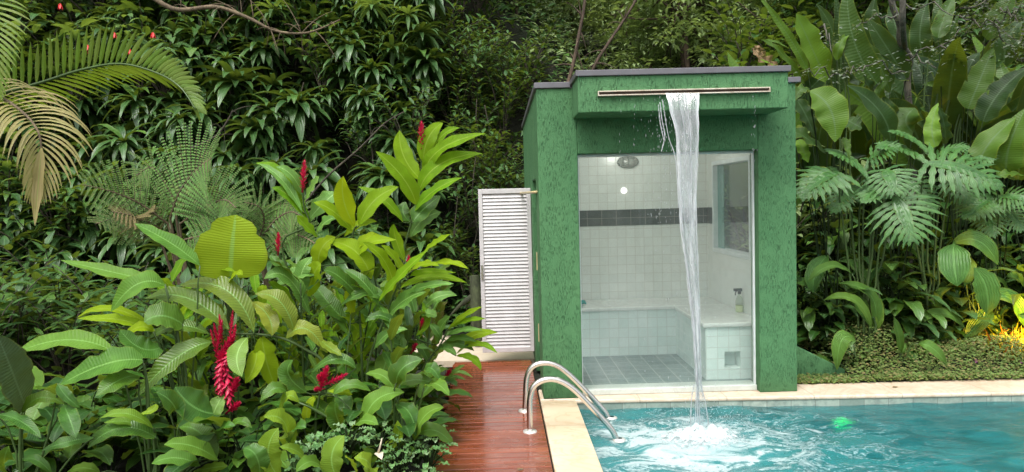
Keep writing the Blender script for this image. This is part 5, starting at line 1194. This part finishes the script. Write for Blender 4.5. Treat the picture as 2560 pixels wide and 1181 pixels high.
clump('pleated_palm_grass', 'large pleated leaves hanging in pale folds at the right, above the yellow light', 'palm grass', 6.9, (2450, 850), [
    ('8', (930, 40), (930, 140), (948, 252), 150, 0, -.1), ('8', (920, 42), (1050, 25), (1150, 145), 100, .05, 0), ('8', (1030, 160), (1090, 260), (1095, 392), 130, 0, -.15), ('8', (1000, 100), (1010, 180), (980, 250), 60, .1, 0), ('8', (1110, 320), (1220, 320), (1300, 470), 110, .05, -.1), ('8', (730, 458), (860, 385), (985, 462), 56, .2, -.1), ('8', (1110, 360), (1060, 430), (985, 512), 90, .25, 0), ('8', (1190, 205), (1260, 220), (1310, 300), 70, .2, .1), ('8', (870, 380), (850, 300), (920, 260), 50, .35, .1), ('8', (1050, 520), (1110, 440), (1180, 395), 50, .6, .1), ('8', (900, 560), (880, 500), (930, 460), 90, .0, .1), ('8', (1110, 215), (1170, 230), (1205, 310), 40, .15, .1)], 14, 'pleat', group='pleated palm grass plants', kind='ginger')
# heart-leaved shade plants
rg = random.Random(91)
def mk_shade(seed, mat):
    rng = random.Random(seed); t = thing('shade_plant', (0, 0, 0), 'dark shade plant with drooping leaves in the right bed behind the palm grass', 'shade plant', 'dark shade plants in the right bed'); st = MB(); f = MB()
    H = rng.uniform(.5, .9); tp = [V((.05*math.sin(i*.5), 0, H*i/8)) for i in range(9)]; st.tube(tp, [.010, .006], 5)
    for k in range(18):
        q = .12+.88*k/17; p0 = tp[int(q*8)]; a = k*2.4+rng.uniform(-.3, .3); L = rng.uniform(.20, .38); d = V((math.cos(a), math.sin(a)*.8-.15, rng.uniform(.1, .8)))
        e = p0+d.normalized()*rng.uniform(.08, .16); st.tube([p0, e], [.004, .003], 4)
        dleaf(f, e, d, L, L*rng.uniform(.30, .5), rng.uniform(1.0, 2.2), rng.choice(('oval', 'heart', 'ginger')), 7, wave=.008, tint=rng.choice((0, 0, 0, .1, .3)), rng=rng, half=2, fold=.2)
    st.build('stem', M['darkstem'], t); f.build('foliage', M[mat], t); return t
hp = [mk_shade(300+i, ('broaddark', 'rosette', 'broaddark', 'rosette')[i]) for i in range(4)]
sp_ = []
for k in range(84):
    x = rg.uniform(2.75, 6.9); y = rg.uniform(7.0, 8.6) if k < 60 else rg.uniform(6.85, 7.2); sp_.append((x, y, gh(x, y)-.02+(.3 if y > 7.8 else 0)))
scatter(hp, sp_, rg, (.75, 1.25))
rs = [mk_shrub(320+i, 'jungle_shrub', 'leafy jungle shrub filling the shade behind the heliconias', 'shrub', 'jungle shrubs behind the heliconias', 1.2, 11, (.13, .22), .45, 'jungle', 14, 'lance', .6) for i in range(3)]
sp_ = []
for k in range(80):
    x = rg.uniform(2.7, 8.5); y = 8.9+rg.random()*2.8; sp_.append((x, y, gh(x, y)+rg.uniform(-.1, 1.0)*(1 if y > 9.5 else .3)-.1))
scatter(rs, sp_, rg, (.8, 1.4), tilt=.3)
ws = mk_shrub(360, 'garden_shrub', 'light green shrub seen through the shower side window', 'shrub', 'light shrubs outside the side window', 1.5, 16, (.12, .2), .42, 'forest', 16, 'lance', .5)  # lighter leaf colour stands in for daylight that hardly reaches this spot
scatter([ws], [(3.05, 8.5, .2), (3.5, 8.9, .3), (2.95, 9.3, .2), (3.6, 9.6, .4), (3.2, 10.0, .9)], rg, (1.1, 1.4))
# green ramp wall next to the pillar
a = [P(1993, 875, 6.75), P(2125, 938, 6.45)]
mb = MB(); k = 0
pr_ = [(2.51, .34), (2.62, .32), (3.10, .07), (3.12, -.04), (2.51, -.04)]
mb.v += [V((x, 6.42, z)) for x, z in pr_]+[V((x, 6.72, z)) for x, z in pr_]
mb.face([0, 4, 3, 2, 1], [(0, 0)]*5); mb.face([5, 6, 7, 8, 9], [(0, 0)]*5)
for i in range(5): j = (i+1) % 5; mb.face([i, j, 5+j, 5+i], [(0, 0), (1, 0), (1, 1), (0, 1)])
tag(bevel(mb.build('ramp_wall', M['stucco'], smooth=False), .008, 2), 'low sloping green wall beside the right pillar, half covered by leaves', 'low wall')
# ground cover hedge
def mk_cover():
    rng = random.Random(14); mb = MB()
    for k in range(38000):
        x = 2.52+rng.random()*5.6; yb = 6.235-.045*(x-2.6); u = rng.random()**1.3; y = yb+u*1.1
        hgt = .035+.30*sstep(0, .5, u)*(.75+.45*noise.noise(V((x*1.7, y*1.7, 0))))+.16*sstep(3.0, 3.4, x)*sstep(4.2, 3.6, x)*sstep(.25, .6, u)
        if x < 3.1 and u < .6: hgt *= .45
        if x < 3.12 and .05 < u < .5 and hgt < .43-.6*(x-2.6): hgt *= .6
        z = hgt*(1-.5*rng.random()**2)+rng.uniform(-.01, .02)
        L = rng.uniform(.016, .038); quick(mb, V((x, y+rng.uniform(-.03, .02), z)), (rdir(rng, -.3, .5)+V((0, -.3, 0))).normalized(), L, L*.68, V((rng.uniform(-.6, .6), -.5, 1)), rng.choice((0, 0, 0, .25, .7)))
    stuff(mb.build('ground_cover', M['cover'], smooth=False), 'low olive green ground cover of tiny leaves edging the pool', 'ground cover')
mk_cover()
cl = [mk_broad(340+i, 12, .17, 'broadlight', 'caladium', 'small mottled pale green leafy plant on top of the ground cover', 'mottled pale plants in the ground cover', 'heart', 'leafy plant', .7, (.07, .11)) for i in range(2)]
scatter(cl, [(P(a, b, d).x, d, P(a, b, d).z-.12) for a, b, d in ((2290, 870, 6.8), (2320, 860, 6.85), (2335, 880, 6.75), (2275, 880, 6.7), (2170, 890, 6.7))], rg, (.9, 1.2))
for k, (a, b) in enumerate(((2440, 902), (2552, 904), (2165, 935))):
    p = P(a, b, 6.42); t = thing('pink_flower', p, 'tiny pink flower dotting the ground cover by the coping', 'flower', 'tiny pink flowers in the ground cover'); f = MB()
    for j in range(6):
        an = j*1.05; dleaf(f, p, V((math.cos(an), -.5, math.sin(an))), .022, .016, 0, 'oval', 3, wave=0)
    f.build('petals', M['pink'], t); s = MB(); s.tube([p, p+V((0, .02, -.14))], .002, 5); s.build('stem', M['stem'], t)
# yellow lit flower clump at the right edge
fc = P(2545, 880, 6.75); fc.z = gh(fc.x, 6.75); t = thing('yellow_flower_clump', fc, 'clump of thin yellow orange blossoms lit by a garden lamp at the right edge', 'flower clump')
f = MB(); s = MB(); o2 = MB(); rg = random.Random(8)
for k in range(64):
    d = V((rg.gauss(0, .24), rg.gauss(0, .12), rg.uniform(.12, .36))); q = fc+V((d.x*.55, d.y*.55, 0)); s.tube([q, q.lerp(fc+d, .6), fc+d], .0022, 4)
    dleaf(f if rg.random() < .92 else o2, q+V((0, 0, .03)), V((rg.gauss(0, .5), rg.gauss(0, .4), 1)), rg.uniform(.18, .42), .018, rg.uniform(.2, 1.2), 'lance', 7, wave=.003, rng=rg)
    for j in range(3): dleaf(f if rg.random() < .8 else o2, fc+d*rg.uniform(.7, 1), rdir(rg, -.3, .8), rg.uniform(.03, .06), .014, .5, 'lance', 4, wave=0, rng=rg)
s.build('stem', M['stem'], t); f.build('blossom', M['yellowleaf'], t); o2.build('orange_blossom', M['orange'], t)
lp = fc+V((.05, -.28, .30)); t = thing('garden_lamp', (lp.x, lp.y, gh(lp.x, lp.y)), 'small yellow garden spotlight hidden in the ground cover at the right edge', 'garden lamp')
mb = MB(); mb.tube([V((lp.x, lp.y, 0)), V((lp.x, lp.y, lp.z-.07))], .010, 8); mb.build('spike', M['black'], t)
dv = V((0, 1, .25)).normalized(); mb = MB(); mb.lathe(lp+dv*-.09, [(.001, 0), (.03, 0), (.036, .06), (.036, .075), (.028, .07)], 16, dv); mb.build('housing', M['black'], t)
n = NT('amber lamp lens'); e = n.n('ShaderNodeEmission'); e.inputs[0].default_value = (1, .62, .04, 1); e.inputs[1].default_value = 20
mb = MB(); mb.lathe(lp+dv*-.09, [(.028, .068), (.001, .069)], 16, dv); mb.build('lens', n.end(e.outputs[0]), t)
ld = bpy.data.lights.new('garden lamp light', 'SPOT'); ld.energy = 42; ld.color = (1, .60, .05); ld.spot_size = 2.2; ld.shadow_soft_size = .03
lo = bpy.data.objects.new('garden_lamp_light', ld); COL.objects.link(lo); lo.location = lp+dv*.02; lo.rotation_euler = dv.to_track_quat('-Z', 'Y').to_euler()

# two fallen leaves
for (x, y, z, lab, L) in ((*P(2232, 978, 6.02).xy, .004, 'small dry leaf lying on the cream coping at the right', .06), (P(1292, 1172, 4.42).x, 4.42, .004, 'small brown leaf scrap lying on the wet deck boards', .05)):
    t = thing('fallen_leaf', (x, y, z), lab, 'fallen leaf'); f = MB(); dleaf(f, V((x, y, z+.002)), V((1, .3, .12)), L, L*.5, .5, 'oval', 5, wave=.002); f.build('blade', M['drydry'], t)
